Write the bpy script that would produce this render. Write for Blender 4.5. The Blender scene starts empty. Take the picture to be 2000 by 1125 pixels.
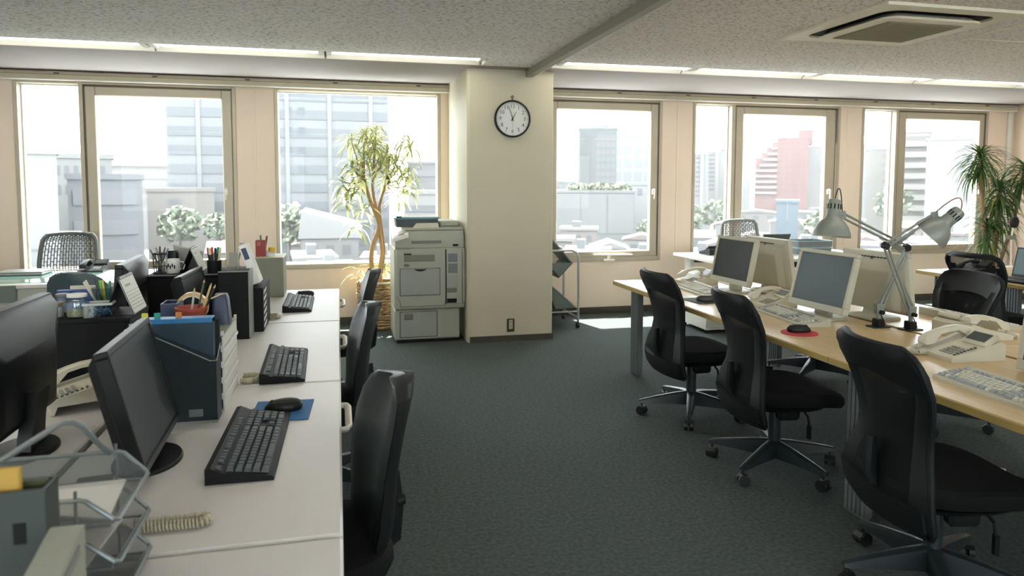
import bpy, math, random
from mathutils import Matrix, Vector
R = math.radians
PI = math.pi
random.seed(7)
scene = bpy.context.scene
COL = scene.collection

# ------------------------------------------------------------------ camera
cam_d = bpy.data.cameras.new('camera')
cam = bpy.data.objects.new('camera', cam_d)
COL.objects.link(cam)
scene.camera = cam
cam_d.sensor_width = 36.0
cam_d.lens = 25.056                      # about a 25 mm lens on a full-frame body
cam_d.shift_y = -0.05225                 # the photograph is cropped at the top
cam_d.clip_end = 2000
F, PX, PY = 1392.0, 1000.0, 458.0
d_fwd = Vector((660 - PX, 359 - PY, F)).normalized()
d_rgt = Vector((6728 - PX, 375 - PY, F))
d_rgt = (d_rgt - d_fwd * d_rgt.dot(d_fwd)).normalized()
d_up = d_rgt.cross(d_fwd)
if d_up.y > 0:
    d_up = -d_up
right = Vector((d_rgt.x, d_fwd.x, d_up.x))
down = Vector((d_rgt.y, d_fwd.y, d_up.y))
look = Vector((d_rgt.z, d_fwd.z, d_up.z))
m3 = Matrix((right, -down, -look)).transposed()
cam.matrix_world = Matrix.Translation((0, 0, 1.44)) @ m3.to_4x4()
cam_d.dof.use_dof = True
cam_d.dof.focus_distance = 3.4
cam_d.dof.aperture_fstop = 4.0

# ------------------------------------------------------------------ world, sun, exposure
world = bpy.data.worlds.new('world')
scene.world = world
world.use_nodes = True
wn = world.node_tree.nodes['Background']
wn.inputs['Color'].default_value = (0.90, 0.96, 1.0, 1)
wn.inputs['Strength'].default_value = 4.5
sun_d = bpy.data.lights.new('sun', 'SUN')
sun_d.energy = 17.0
sun_d.angle = R(0.6)
sun_d.color = (1.0, 0.95, 0.86)
sun = bpy.data.objects.new('sun', sun_d)
COL.objects.link(sun)
sun.location = (-5, 30, 60)
sun.rotation_euler = Vector((0.25, -1.0, -2.35)).to_track_quat('-Z', 'Y').to_euler()
scene.view_settings.view_transform = 'Standard'
scene.view_settings.look = 'None'
scene.view_settings.gamma = 1.0
scene.view_settings.use_curve_mapping = False
scene.view_settings.exposure = 1.18
try:
    scene.cycles.max_bounces = 10
    scene.cycles.diffuse_bounces = 6
    scene.cycles.transparent_max_bounces = 24
    scene.cycles.sample_clamp_indirect = 8.0
    scene.cycles.caustics_reflective = False
    scene.cycles.caustics_refractive = False
    scene.cycles.use_denoising = True
except Exception:
    pass
# window portals: they only guide sampling of the sky through the five windows
for (xa, xb) in ((-2.85, -.95), (-.6, 1.04), (2.2, 3.54), (3.92, 5.85), (6.17, 8.03)):
    pl = bpy.data.lights.new('window_portal', 'AREA')
    pl.shape = 'RECTANGLE'
    pl.size, pl.size_y = xb - xa, 1.8
    pl.cycles.is_portal = True
    po = bpy.data.objects.new('window_portal', pl)
    COL.objects.link(po)
    po.location = ((xa + xb) / 2, 7.66, 1.47)
    po.rotation_euler = (R(-90), 0, 0)

# ------------------------------------------------------------------ materials
def lin(c):
    c = c / 255.0
    return c / 12.92 if c <= .04045 else ((c + .055) / 1.055) ** 2.4
def rgb(r, g, b):
    return (lin(r), lin(g), lin(b), 1)
MATS = {}
def mat(name, col, rough=.5, metal=0., var=.06, scale=12., bump=0., bscale=None, spec=.5, stretch=None, alpha=1., emit=0., sheen=0.):
    """procedural surface: base colour with a little noise, optional fine relief"""
    if name in MATS:
        return MATS[name]
    m = bpy.data.materials.new(name)
    m.use_nodes = True
    nt = m.node_tree
    p = nt.nodes['Principled BSDF']
    c = rgb(*col)
    p.inputs['Base Color'].default_value = c
    p.inputs['Roughness'].default_value = rough
    p.inputs['Metallic'].default_value = metal
    p.inputs['Specular IOR Level'].default_value = spec
    if emit:
        p.inputs['Emission Color'].default_value = c
        p.inputs['Emission Strength'].default_value = emit
    tc = nt.nodes.new('ShaderNodeTexCoord')
    mp = nt.nodes.new('ShaderNodeMapping')
    nt.links.new(tc.outputs['Object'], mp.inputs['Vector'])
    if stretch:
        mp.inputs['Scale'].default_value = stretch
    if var:
        n = nt.nodes.new('ShaderNodeTexNoise')
        n.inputs['Scale'].default_value = scale
        n.inputs['Detail'].default_value = 4
        nt.links.new(mp.outputs['Vector'], n.inputs['Vector'])
        mr = nt.nodes.new('ShaderNodeMapRange')
        mr.inputs[1].default_value = .3
        mr.inputs[2].default_value = .7
        mr.inputs[3].default_value = 1 - var
        mr.inputs[4].default_value = 1 + var
        nt.links.new(n.outputs['Fac'], mr.inputs[0])
        mx = nt.nodes.new('ShaderNodeVectorMath')
        mx.operation = 'SCALE'
        mx.inputs[0].default_value = c[:3]
        nt.links.new(mr.outputs[0], mx.inputs['Scale'])
        nt.links.new(mx.outputs[0], p.inputs['Base Color'])
    if bump:
        nb = nt.nodes.new('ShaderNodeTexNoise')
        nb.inputs['Scale'].default_value = bscale or scale * 6
        nb.inputs['Detail'].default_value = 3
        nt.links.new(mp.outputs['Vector'], nb.inputs['Vector'])
        bp = nt.nodes.new('ShaderNodeBump')
        bp.inputs['Strength'].default_value = bump
        bp.inputs['Distance'].default_value = .01
        nt.links.new(nb.outputs['Fac'], bp.inputs['Height'])
        nt.links.new(bp.outputs['Normal'], p.inputs['Normal'])
    if alpha < 1:
        out = nt.nodes['Material Output']
        tr = nt.nodes.new('ShaderNodeBsdfTransparent')
        mi = nt.nodes.new('ShaderNodeMixShader')
        mi.inputs[0].default_value = alpha
        nt.links.new(tr.outputs[0], mi.inputs[1])
        nt.links.new(p.outputs[0], mi.inputs[2])
        nt.links.new(mi.outputs[0], out.inputs['Surface'])
    MATS[name] = m
    return m
def glass_mat(name, tint=(1, 1, 1), gloss=.05, rough=.0):
    """thin pane: see-through with a weak mirror reflection"""
    if name in MATS:
        return MATS[name]
    m = bpy.data.materials.new(name)
    m.use_nodes = True
    nt = m.node_tree
    out = nt.nodes['Material Output']
    nt.nodes.remove(nt.nodes['Principled BSDF'])
    tr = nt.nodes.new('ShaderNodeBsdfTransparent')
    tr.inputs[0].default_value = (*tint, 1)
    gl = nt.nodes.new('ShaderNodeBsdfGlossy')
    gl.inputs['Roughness'].default_value = rough
    mi = nt.nodes.new('ShaderNodeMixShader')
    mi.inputs[0].default_value = gloss
    nt.links.new(tr.outputs[0], mi.inputs[1])
    nt.links.new(gl.outputs[0], mi.inputs[2])
    nt.links.new(mi.outputs[0], out.inputs['Surface'])
    MATS[name] = m
    return m

# ------------------------------------------------------------------ mesh builder
class M:
    def __init__(s, mx=None):
        s.v, s.f = [], []
        s.mx = mx or Matrix.Identity(4)
    def add(s, vs, fs, mx=None):
        k = len(s.v)
        t = s.mx @ mx if mx else s.mx
        s.v += [t @ Vector(p) for p in vs]
        s.f += [tuple(i + k for i in f) for f in fs]
        return s
    def box(s, c, d, bev=0., rot=None):
        x, y, z = d[0] / 2, d[1] / 2, d[2] / 2
        t = Matrix.Translation(c)
        if rot:
            t = t @ (Matrix.Rotation(rot[2], 4, 'Z') @ Matrix.Rotation(rot[1], 4, 'Y') @ Matrix.Rotation(rot[0], 4, 'X'))
        if not bev:
            vs = [(-x, -y, -z), (x, -y, -z), (x, y, -z), (-x, y, -z), (-x, -y, z), (x, -y, z), (x, y, z), (-x, y, z)]
            fs = [(0, 3, 2, 1), (4, 5, 6, 7), (0, 1, 5, 4), (1, 2, 6, 5), (2, 3, 7, 6), (3, 0, 4, 7)]
            return s.add(vs, fs, t)
        b = min(bev, x * .98, y * .98, z * .98)
        vs, idx = [], {}
        for sx in (-1, 1):
            for sy in (-1, 1):
                for sz in (-1, 1):
                    for a in range(3):
                        p = [sx * x, sy * y, sz * z]
                        for q, sg in ((0, sx), (1, sy), (2, sz)):
                            if q != a:
                                p[q] -= sg * b
                        idx[(sx, sy, sz, a)] = len(vs)
                        vs.append(p)
        fs = []
        def q(l, nrm):
            a, b_, c_ = [Vector(vs[i]) for i in l[:3]]
            n = (b_ - a).cross(c_ - a)
            fs.append(tuple(l) if n.dot(Vector(nrm)) > 0 else tuple(reversed(l)))
        for a in range(3):
            o1, o2 = [k for k in range(3) if k != a]
            for sg in (-1, 1):
                l = []
                for (s1, s2) in ((-1, -1), (1, -1), (1, 1), (-1, 1)):
                    k = [0, 0, 0]
                    k[a], k[o1], k[o2] = sg, s1, s2
                    l.append(idx[(k[0], k[1], k[2], a)])
                n = [0, 0, 0]; n[a] = sg
                q(l, n)
            for s1 in (-1, 1):
                for s2 in (-1, 1):
                    l = []
                    for (sg, w) in ((-1, o1), (1, o1), (1, o2), (-1, o2)):
                        k = [0, 0, 0]
                        k[a], k[o1], k[o2] = sg, s1, s2
                        l.append(idx[(k[0], k[1], k[2], w)])
                    n = [0, 0, 0]; n[o1] = s1; n[o2] = s2
                    q(l, n)
        for sx in (-1, 1):
            for sy in (-1, 1):
                for sz in (-1, 1):
                    q([idx[(sx, sy, sz, 0)], idx[(sx, sy, sz, 1)], idx[(sx, sy, sz, 2)]], (sx, sy, sz))
        return s.add(vs, fs, t)
    def b2(s, x0, x1, y0, y1, z0, z1, bev=0.):
        return s.box(((x0 + x1) / 2, (y0 + y1) / 2, (z0 + z1) / 2), (abs(x1 - x0), abs(y1 - y0), abs(z1 - z0)), bev)
    def cyl(s, p0, p1, r0, r1=None, n=12, caps=True):
        r1 = r0 if r1 is None else r1
        p0, p1 = Vector(p0), Vector(p1)
        z = (p1 - p0).normalized()
        x = z.orthogonal().normalized()
        y = z.cross(x)
        vs = []
        for p, r in ((p0, r0), (p1, r1)):
            for i in range(n):
                a = 2 * PI * i / n
                vs.append(p + x * math.cos(a) * r + y * math.sin(a) * r)
        fs = [(i, (i + 1) % n, n + (i + 1) % n, n + i) for i in range(n)]
        if caps:
            fs += [tuple(reversed(range(n))), tuple(range(n, 2 * n))]
        return s.add(vs, fs)
    def tube(s, pts, r, n=8, closed=False, sq=1.):
        P = [Vector(p) for p in pts]
        k = len(P)
        rr = r if isinstance(r, (list, tuple)) else [r] * k
        vs = []
        up = None
        for i in range(k):
            a = P[i - 1] if (i or closed) else P[i]
            b = P[(i + 1) % k] if (i < k - 1 or closed) else P[i]
            t = (b - a).normalized()
            if up is None:
                up = t.orthogonal().normalized()
            up = (up - t * up.dot(t))
            up = up.normalized() if up.length > 1e-6 else t.orthogonal().normalized()
            y = t.cross(up)
            for j in range(n):
                an = 2 * PI * j / n
                vs.append(P[i] + up * math.cos(an) * rr[i] + y * math.sin(an) * rr[i] * sq)
        fs = []
        for i in range(k if closed else k - 1):
            i2 = (i + 1) % k
            fs += [(i * n + j, i * n + (j + 1) % n, i2 * n + (j + 1) % n, i2 * n + j) for j in range(n)]
        if not closed:
            fs += [tuple(reversed(range(n))), tuple(range((k - 1) * n, k * n))]
        return s.add(vs, fs)
    def lathe(s, prof, n=20, mx=None, caps=True):
        vs = []
        for (r, z) in prof:
            for i in range(n):
                a = 2 * PI * i / n
                vs.append((r * math.cos(a), r * math.sin(a), z))
        fs = []
        for j in range(len(prof) - 1):
            fs += [(j * n + i, j * n + (i + 1) % n, (j + 1) * n + (i + 1) % n, (j + 1) * n + i) for i in range(n)]
        if caps:
            fs += [tuple(reversed(range(n))), tuple(range((len(prof) - 1) * n, len(prof) * n))]
        return s.add(vs, fs, mx)
    def prism(s, poly, h, mx=None):
        """polygon in local XY extruded from z=0 to z=h"""
        n = len(poly)
        ar = sum(poly[i][0] * poly[(i + 1) % n][1] - poly[(i + 1) % n][0] * poly[i][1] for i in range(n))
        if ar < 0:
            poly = poly[::-1]
        vs = [(x, y, 0) for x, y in poly] + [(x, y, h) for x, y in poly]
        fs = [tuple(reversed(range(n))), tuple(range(n, 2 * n))] + [(i, (i + 1) % n, n + (i + 1) % n, n + i) for i in range(n)]
        return s.add(vs, fs, mx)
    def loft(s, secs, caps=True):
        n = len(secs[0])
        vs = [p for sc in secs for p in sc]
        fs = []
        for k in range(len(secs) - 1):
            fs += [(k * n + i, k * n + (i + 1) % n, (k + 1) * n + (i + 1) % n, (k + 1) * n + i) for i in range(n)]
        if caps:
            fs += [tuple(reversed(range(n))), tuple(range((len(secs) - 1) * n, len(secs) * n))]
        return s.add(vs, fs)
    def sheet(s, P, th=0., off=(0, 1, 0)):
        """grid P[v][u] of points, given thickness th along off"""
        nv, nu = len(P), len(P[0])
        o = Vector(off) * th
        vs = [Vector(p) for row in P for p in row]
        fs = [(v * nu + u, v * nu + u + 1, (v + 1) * nu + u + 1, (v + 1) * nu + u) for v in range(nv - 1) for u in range(nu - 1)]
        if th:
            k = len(vs)
            vs += [p + o for p in vs]
            fs += [tuple(reversed([i + k for i in f])) for f in fs]
            rim = [u for u in range(nu)] + [v * nu + nu - 1 for v in range(1, nv)] + [(nv - 1) * nu + u for u in range(nu - 2, -1, -1)] + [v * nu for v in range(nv - 2, 0, -1)]
            m = len(rim)
            fs += [(rim[i], rim[i] + k, rim[(i + 1) % m] + k, rim[(i + 1) % m]) for i in range(m)]
        return s.add(vs, fs)
    def mesh(s, name, smooth=35):
        me = bpy.data.meshes.new(name)
        me.from_pydata([tuple(p) for p in s.v], [], s.f)
        me.validate()
        if smooth:
            for p in me.polygons:
                p.use_smooth = True
            me.set_sharp_from_angle(angle=R(smooth))
        return me

def put(name, me, m, parent=None, label=None, loc=None, rot=None):
    if isinstance(me, M):
        me = me.mesh(name)
    if m and not me.materials:
        me.materials.append(m)
    o = bpy.data.objects.new(name, me)
    COL.objects.link(o)
    if parent:
        o.parent = parent
    if label:
        o['label'] = label
    if loc:
        o.location = loc
    if rot:
        o.rotation_euler = rot
    return o
def tag(o, label, cat, group=None, kind=None):
    o['label'] = label
    o['category'] = cat
    if group:
        o['group'] = group
    if kind:
        o['kind'] = kind
    return o
def thing(name, label, cat, loc=(0, 0, 0), rz=0., group=None):
    o = bpy.data.objects.new(name, None)
    COL.objects.link(o)
    o.empty_display_size = .1
    o.location = loc
    o.rotation_euler = (0, 0, rz)
    return tag(o, label, cat, group)
def struct(name, me, m, parent=None):
    o = put(name, me, m, parent)
    if not parent:
        o['kind'] = 'structure'
    return o
def dup(root, label, loc=None, rz=None, group=None):
    """a copy of a thing with copies of its parts and sub-parts (mesh data shared)"""
    r = root.copy()
    COL.objects.link(r)
    if loc:
        r.location = loc
    if rz is not None:
        r.rotation_euler = (0, 0, rz)
    r['label'] = label
    if group:
        r['group'] = group
    for ch in list(root.children):
        c = ch.copy()
        COL.objects.link(c)
        c.parent = r
        for g in list(ch.children):
            d = g.copy()
            COL.objects.link(d)
            d.parent = c
    return r
def rrect(w, h, r, n=5):
    """rounded rectangle outline centred on 0,0"""
    out = []
    for (cx, cy, a0) in ((w / 2 - r, h / 2 - r, 0), (-w / 2 + r, h / 2 - r, 90), (-w / 2 + r, -h / 2 + r, 180), (w / 2 - r, -h / 2 + r, 270)):
        for i in range(n + 1):
            a = R(a0 + 90 * i / n)
            out.append((cx + r * math.cos(a), cy + r * math.sin(a)))
    return out
def T(x, y, z, rz=0, rx=0, ry=0):
    return Matrix.Translation((x, y, z)) @ Matrix.Rotation(rz, 4, 'Z') @ Matrix.Rotation(ry, 4, 'Y') @ Matrix.Rotation(rx, 4, 'X')
def text_mesh(txt, size, name='text', depth=.0004):
    cu = bpy.data.curves.new(name, 'FONT')
    cu.body = txt
    cu.size = size
    cu.align_x = 'CENTER'
    cu.align_y = 'CENTER'
    cu.extrude = depth
    cu.resolution_u = 2
    o = bpy.data.objects.new(name, cu)
    COL.objects.link(o)
    dg = bpy.context.evaluated_depsgraph_get()
    me = bpy.data.meshes.new_from_object(o.evaluated_get(dg))
    bpy.data.objects.remove(o)
    bpy.data.curves.remove(cu)
    return me
# ------------------------------------------------------------------ surfaces
m_wall = mat('painted_wall', (228, 210, 192), .7, var=.02, scale=3, bump=.05, bscale=300)
m_column = mat('column_paint', (194, 188, 166), .65, var=.02, scale=3, bump=.04, bscale=300)
m_plaster = mat('ceiling_plaster', (157, 150, 145), .8, var=.02, scale=4)
m_carpet = mat('carpet', (80, 88, 87), .95, var=.25, scale=55, bump=.5, bscale=420, spec=.12)
m_base = mat('baseboard_vinyl', (62, 58, 48), .6, var=.08)
m_alu = mat('window_aluminium', (176, 166, 148), .45, metal=.25, var=.03, scale=5)
m_alu_d = mat('window_gasket', (92, 86, 70), .6, var=.05)
m_track = mat('blind_track_beige', (196, 186, 158), .55, var=.03)
m_white = mat('white_plastic', (222, 220, 212), .4, var=.03)
m_dark = mat('black_plastic', (18, 21, 22), .45, var=.08, scale=30, spec=.32)
m_dark2 = mat('black_matte', (18, 20, 20), .7, var=.1, scale=40, spec=.25)
m_glass = glass_mat('window_glass', (.985, 1, .995), .004)

def ceiling_material():
    m = bpy.data.materials.new('acoustic_ceiling')
    m.use_nodes = True
    nt = m.node_tree
    p = nt.nodes['Principled BSDF']
    p.inputs['Roughness'].default_value = .9
    tc = nt.nodes.new('ShaderNodeTexCoord')
    mp = nt.nodes.new('ShaderNodeMapping')
    mp.inputs['Scale'].default_value = (1, 2.2, 1)
    nt.links.new(tc.outputs['Object'], mp.inputs['Vector'])
    n1 = nt.nodes.new('ShaderNodeTexNoise')
    n1.inputs['Scale'].default_value = 34
    n1.inputs['Detail'].default_value = 5
    n1.inputs['Roughness'].default_value = .62
    nt.links.new(mp.outputs[0], n1.inputs['Vector'])
    cr = nt.nodes.new('ShaderNodeValToRGB')
    cr.color_ramp.elements[0].position = .37
    cr.color_ramp.elements[0].color = rgb(168, 167, 161)
    cr.color_ramp.elements[1].position = .47
    cr.color_ramp.elements[1].color = rgb(248, 244, 242)
    nt.links.new(n1.outputs['Fac'], cr.inputs[0])
    nt.links.new(cr.outputs[0], p.inputs['Base Color'])
    b = nt.nodes.new('ShaderNodeBump')
    b.inputs['Strength'].default_value = .6
    b.inputs['Distance'].default_value = .004
    nt.links.new(cr.outputs[0], b.inputs['Height'])
    nt.links.new(b.outputs[0], p.inputs['Normal'])
    return m
m_ceil = ceiling_material()

X0, X1, YB, YW, ZC = -6.0, 8.45, -4.2, 7.44, 2.465
# ------------------------------------------------------------------ shell
struct('floor', M().b2(X0 - .2, X1 + .2, YB - .2, YW + .2, -.12, 0), m_carpet)
c = M()
ROWS = (0, -3.22, -6.44)
c.b2(X0 - .2, X1 + .2, YB - .2, 5.80 + ROWS[2], ZC, ZC + .18)
for r_ in ROWS:
    if r_:
        c.b2(X0 - .2, X1 + .2, 6.14 + r_, 5.80 + r_ + 3.22, ZC, ZC + .18)
    c.b2(1.222, 1.828, 5.80 + r_, 6.14 + r_, ZC, ZC + .18)
    c.b2(X0 - .2, X1 + .2, 5.80 + r_, 6.14 + r_, ZC + .10, ZC + .18)
    for (xa, xb) in ((X0 - .2, -3.95), (8.25, X1 + .2)):
        c.b2(xa, xb, 5.80 + r_, 6.14 + r_, ZC, ZC + .1)
struct('ceiling', c, m_ceil)
struct('trim_1', M().b2(X0 - .2, X1 + .2, 6.14, YW + .2, ZC, ZC + .18), m_plaster)
WIN = {1: (-2.86, -.955), 2: (-.60, 1.045), 3: (2.20, 3.545), 4: (3.925, 5.86), 5: (6.165, 8.035)}
ZB, ZT = .585, 2.372
w = M()
xs = [X0 - .2] + [v for k in sorted(WIN) for v in WIN[k]] + [X1 + .2]
for i in range(0, len(xs), 2):
    w.b2(xs[i], xs[i + 1], YW, YW + .2, 0, ZC)
for k in WIN:
    w.b2(*WIN[k], YW, YW + .2, 0, ZB)
    w.b2(*WIN[k], YW, YW + .2, ZT, ZC)
struct('wall_back', w, m_wall)
struct('wall_left', M().b2(X0 - .2, X0, YB, YW, 0, ZC), m_wall)
struct('wall_right', M().b2(X1, X1 + .2, YB, YW, 0, ZC), m_wall)
wf = M()                                  # unseen wall behind the camera; windows added to brighten the room
wf.b2(X0 - .2, X1 + .2, YB - .2, YB, 0, .7)
wf.b2(X0 - .2, X1 + .2, YB - .2, YB, 2.3, ZC)
fx = [X0 - .2, -5.2, -3.4, -2.6, -.8, 0, 1.8, 2.6, 4.4, 5.2, 7.0, X1 + .2]
for i in range(0, len(fx), 2):
    wf.b2(fx[i], fx[i + 1], YB - .2, YB, .7, 2.3)
struct('wall_front', wf, m_wall)
for i in range(1, len(fx) - 1, 2):
    g = M()
    for (a, b, c_, d) in ((fx[i], fx[i] + .05, .7, 2.3), (fx[i + 1] - .05, fx[i + 1], .7, 2.3), (fx[i] + .05, fx[i + 1] - .05, .7, .76), (fx[i] + .05, fx[i + 1] - .05, 2.24, 2.3)):
        g.b2(a, b, YB - .12, YB - .04, c_, d)
    wo = struct('window_%d' % (6 + i // 2), g, m_alu)  # added windows, out of view, that let extra sky light in
    put('pane', M().b2(fx[i] + .05, fx[i + 1] - .05, YB - .09, YB - .084, .76, 2.24), m_glass, wo)
# column between the windows, with a chamfered left corner
CX0, CX1, CY = 1.125, 1.925, 6.30
col = M().prism([(CX0, YW), (CX0, CY + .025), (CX0 + .025, CY), (CX1 - .012, CY), (CX1, CY + .012), (CX1, YW)], ZC)
struct('wall_column', col, m_column)
cb = M()
cb.b2(CX0 + .02, CX1 + .006, CY - .007, CY, 0, .055)
cb.b2(CX1, CX1 + .006, CY, YW, 0, .055)
struct('baseboard_column', cb, m_base)
bb = M()
bb.b2(X0, CX0, YW - .008, YW, 0, .075)
bb.b2(CX1, X1, YW - .008, YW, 0, .075)
struct('baseboard_back', bb, m_base)
struct('baseboard_right', M().b2(X1 - .008, X1, YB, YW - .01, 0, .075), m_base)
# wall panel joints beside the windows
for i, x in enumerate((-.783, 3.735, 5.965)):
    struct('trim_%d' % (i + 2), M().b2(x - .011, x + .011, YW - .006, YW, ZB - .02, ZT, .002), m_wall)
struct('trim_5', M().b2(8.33, 8.39, YW - .03, YW, 0.08, ZT, .006), m_white)
# blind tracks over the windows
def track(n, xa, xb):
    t = struct('trim_%d' % n, M().b2(xa, xb, YW - .085, YW, 2.385, 2.445, .004), m_track)
    put('lower_rail', M().b2(xa, xb, YW - .095, YW - .06, 2.374, 2.386, .003), m_white, t)
    put('dark_groove', M().b2(xa, xb, YW - .087, YW - .08, 2.424, 2.428), m_alu_d, t)
    k = M()
    x = xa + .25
    while x < xb:
        k.box((x, YW - .088, 2.436), (.045, .02, .01), .003)
        x += .82
    put('bracket', k, m_alu_d, t)
track(6, X0, CX0 + .06)
track(7, CX1, 8.40)

# ------------------------------------------------------------------ windows
YG = YW + .085
def ring(mm, xa, xb, za, zb, wl, wr, wb, wt, y0, y1, bev=.004):
    mm.b2(xa, xa + wl, y0, y1, za, zb, bev)
    mm.b2(xb - wr, xb, y0, y1, za, zb, bev)
    mm.b2(xa + wl, xb - wr, y0, y1, za, za + wb, bev)
    mm.b2(xa + wl, xb - wr, y0, y1, zb - wt, zb, bev)
def window(n, fixed, sash, mull=None):
    xa, xb = WIN[n]
    fr = M()
    ring(fr, xa, xb, ZB, ZT, .035, .035, .05, .018, YW - .012, YW + .15)
    root = struct('window_%d' % n, fr, m_alu)
    if mull:
        put('mullion', M().b2(mull[0], mull[1], YW - .008, YW + .14, ZB + .05, ZT - .018, .003), m_alu, root)
    if fixed:
        put('pane', M().b2(fixed[0], fixed[1], YG, YG + .006, ZB + .05, ZT - .018), m_glass, root)
        g = M()
        ring(g, fixed[0], fixed[1], ZB + .05, ZT - .018, .012, .012, .012, .012, YG - .012, YG + .012, 0)
        put('gasket', g, m_white, root)
    if sash:
        sa, sb, ga, gb = sash
        s = M()
        ring(s, sa, sb, .632, 2.338, ga - sa, sb - gb, .70 - .632, 2.338 - 2.256, YW + .0, YW + .07, .006)
        so = put('sash', s, m_alu, root)
        put('pane', M().b2(ga - .005, gb + .005, YG - .04, YG - .034, .695, 2.261), m_glass, root)
        sh = M()
        ring(sh, sa - .012, sb + .012, .62, 2.355, .012, .012, .012, .017, YW + .006, YW + .06, 0)
        put('gap_shade', sh, m_alu_d, root)  # dark ring painted in as the shadow line round the sash
        hm = M()
        hx = gb + (sb - gb) * .35
        hm.box((hx, YW - .01, 1.36), (.026, .03, .06), .005)
        hm.tube([(hx, YW - .02, 1.39), (hx, YW - .055, 1.385), (hx - .002, YW - .06, 1.36), (hx - .004, YW - .055, 1.28)], .008, 6)
        put('handle', hm, m_white, so)
    return root
w1 = window(1, (-2.825, -2.325), (-2.275, -.995, -2.189, -1.085), (-2.325, -2.29))
w2 = window(2, (-.575, 1.02), None)
w3 = window(3, None, (2.24, 3.50, 2.316, 3.414))
w4 = window(4, (3.955, 4.415), (4.475, 5.80, 4.571, 5.665), (4.415, 4.46))
w5 = window(5, (6.195, 6.65), (6.705, 7.985, 6.808, 7.91), (6.65, 6.69))
# stay arm of the top-hung sash behind the trolley
st = M()
st.tube([(2.74, YW - .03, .665), (3.05, YW - .028, .66), (3.2, YW - .015, .655)], .007, 6)
st.box((2.92, YW - .02, .635), (.03, .03, .05), .004)
st.box((2.92, YW - .035, .60), (.12, .03, .02), .004)
put('stay_arm', st, m_white, w3)

# ------------------------------------------------------------------ ceiling fittings
m_tube = mat('lamp_glow', (255, 250, 240), .5, var=0, emit=4.5)
m_refl = mat('lamp_reflector', (226, 224, 214), .4, var=.02)
def lights(xs_, row, dy=0.):
    for i in range(len(xs_) - 1):
        xa, xb = xs_[i] + .008, xs_[i + 1] - .008
        where = ['ceiling strip light left of the column, ', 'ceiling strip light right of the column, '][row]
        order = [['leftmost in view', 'second from the left edge', 'third from the left edge', 'ending beside the column'],
                 ['nearest the column', 'second from the column', 'third from the column', 'fourth from the column', 'beyond the right edge']][row]
        lab = 'white ' + where + order[i]
        if dy:
            lab = 'added unseen strip light of an inner ceiling row that brightens the room'
        t = thing('ceiling_light', lab, 'ceiling light', (0, dy, 0), 0, 'recessed strip lights along the windows' if not dy else 'added unseen rows of strip lights')
        h = M()
        h.b2(xa, xb, 5.802, 6.138, ZC + .085, ZC + .1)
        h.b2(xa, xb, 5.802, 5.812, ZC + .0, ZC + .085)
        h.prism([(6.00, ZC + .085), (6.138, ZC + .085), (6.138, ZC + .002)], xb - xa, Matrix(((0, 0, 1, xa), (1, 0, 0, 0), (0, 1, 0, 0), (0, 0, 0, 1))))
        put('housing', h, m_refl, t)
        put('lamp_tube', M().cyl((xa + .05, 5.90, ZC + .035), (xb - .05, 5.90, ZC + .035), .034, n=12), m_tube, t)
        for ea in (xa, xb - .045):
            put('end_socket', M().b2(ea, ea + .045, 5.815, 6.0, ZC + .0, ZC + .08, .004), m_white, t)
lights([-3.93, -2.65, -1.364, -.084, 1.205], 0)
lights([1.845, 3.10, 4.38, 5.66, 6.94, 8.22], 1)
for dy in ROWS[1:]:                        # added rows of the same fittings, out of view, brighten the room
    lights([-3.93, -2.65, -1.364, -.084, 1.205], 0, dy)
    lights([1.845, 3.10, 4.38, 5.66, 6.94, 8.22], 1, dy)

# partition rail under the ceiling
t = thing('ceiling_rail', 'long grey metal partition rail running along the ceiling to the column', 'rail', (1.695, 0, ZC))
put('rail_body', M().b2(-.04, .022, YB + .01, CY - .005, -.062, 0, .004), mat('rail_grey', (150, 148, 134), .5, var=.03), t)
put('rail_edge', M().b2(.024, .042, YB + .01, CY - .005, -.055, 0, .003), m_white, t)

# cassette air conditioner
t = thing('air_conditioner', 'square white ceiling cassette air conditioner with a brown intake grille', 'air conditioner', (3.49, 3.94, ZC))
fp = M()
N = 28
outer = rrect(.985, 1.0, .012, 6)
inner = rrect(.80, .80, .11, 6)
fp.sheet([[(x, y, -.018) for x, y in outer + outer[:1]], [(x, y, -.018) for x, y in inner + inner[:1]]])
fp.sheet([[(x, y, 0) for x, y in outer + outer[:1]], [(x, y, -.018) for x, y in outer + outer[:1]]])
fp.sheet([[(x, y, -.018) for x, y in inner + inner[:1]], [(x, y, 0) for x, y in inner + inner[:1]]])
m_ac = mat('ac_plastic', (232, 226, 206), .45, var=.02)
put('face_panel', fp, m_ac, t)
put('air_slot', M().prism(rrect(.80, .80, .11, 6), .003, T(0, 0, -.0035)), m_dark2, t)
ip = M()
ip.loft([[(x, y, -.004) for x, y in rrect(.60, .60, .08, 6)], [(x, y, -.036) for x, y in rrect(.70, .70, .09, 6)], [(x, y, -.046) for x, y in rrect(.68, .68, .08, 6)]])
io = put('intake_panel', ip, m_ac, t)
put('grille', M().b2(-.27, .27, -.25, .25, -.050, -.045), mat('ac_grille', (140, 134, 104), .6, var=.05), io)
sl = M()
for k in range(24):
    y = -.24 + k * .0209
    sl.b2(-.265, .265, y - .003, y + .003, -.053, -.0495)
o = put('grille_slat', sl, mat('ac_grille_slat', (150, 144, 112), .6, var=.05), io)
o['kind'] = 'stuff'
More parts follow.
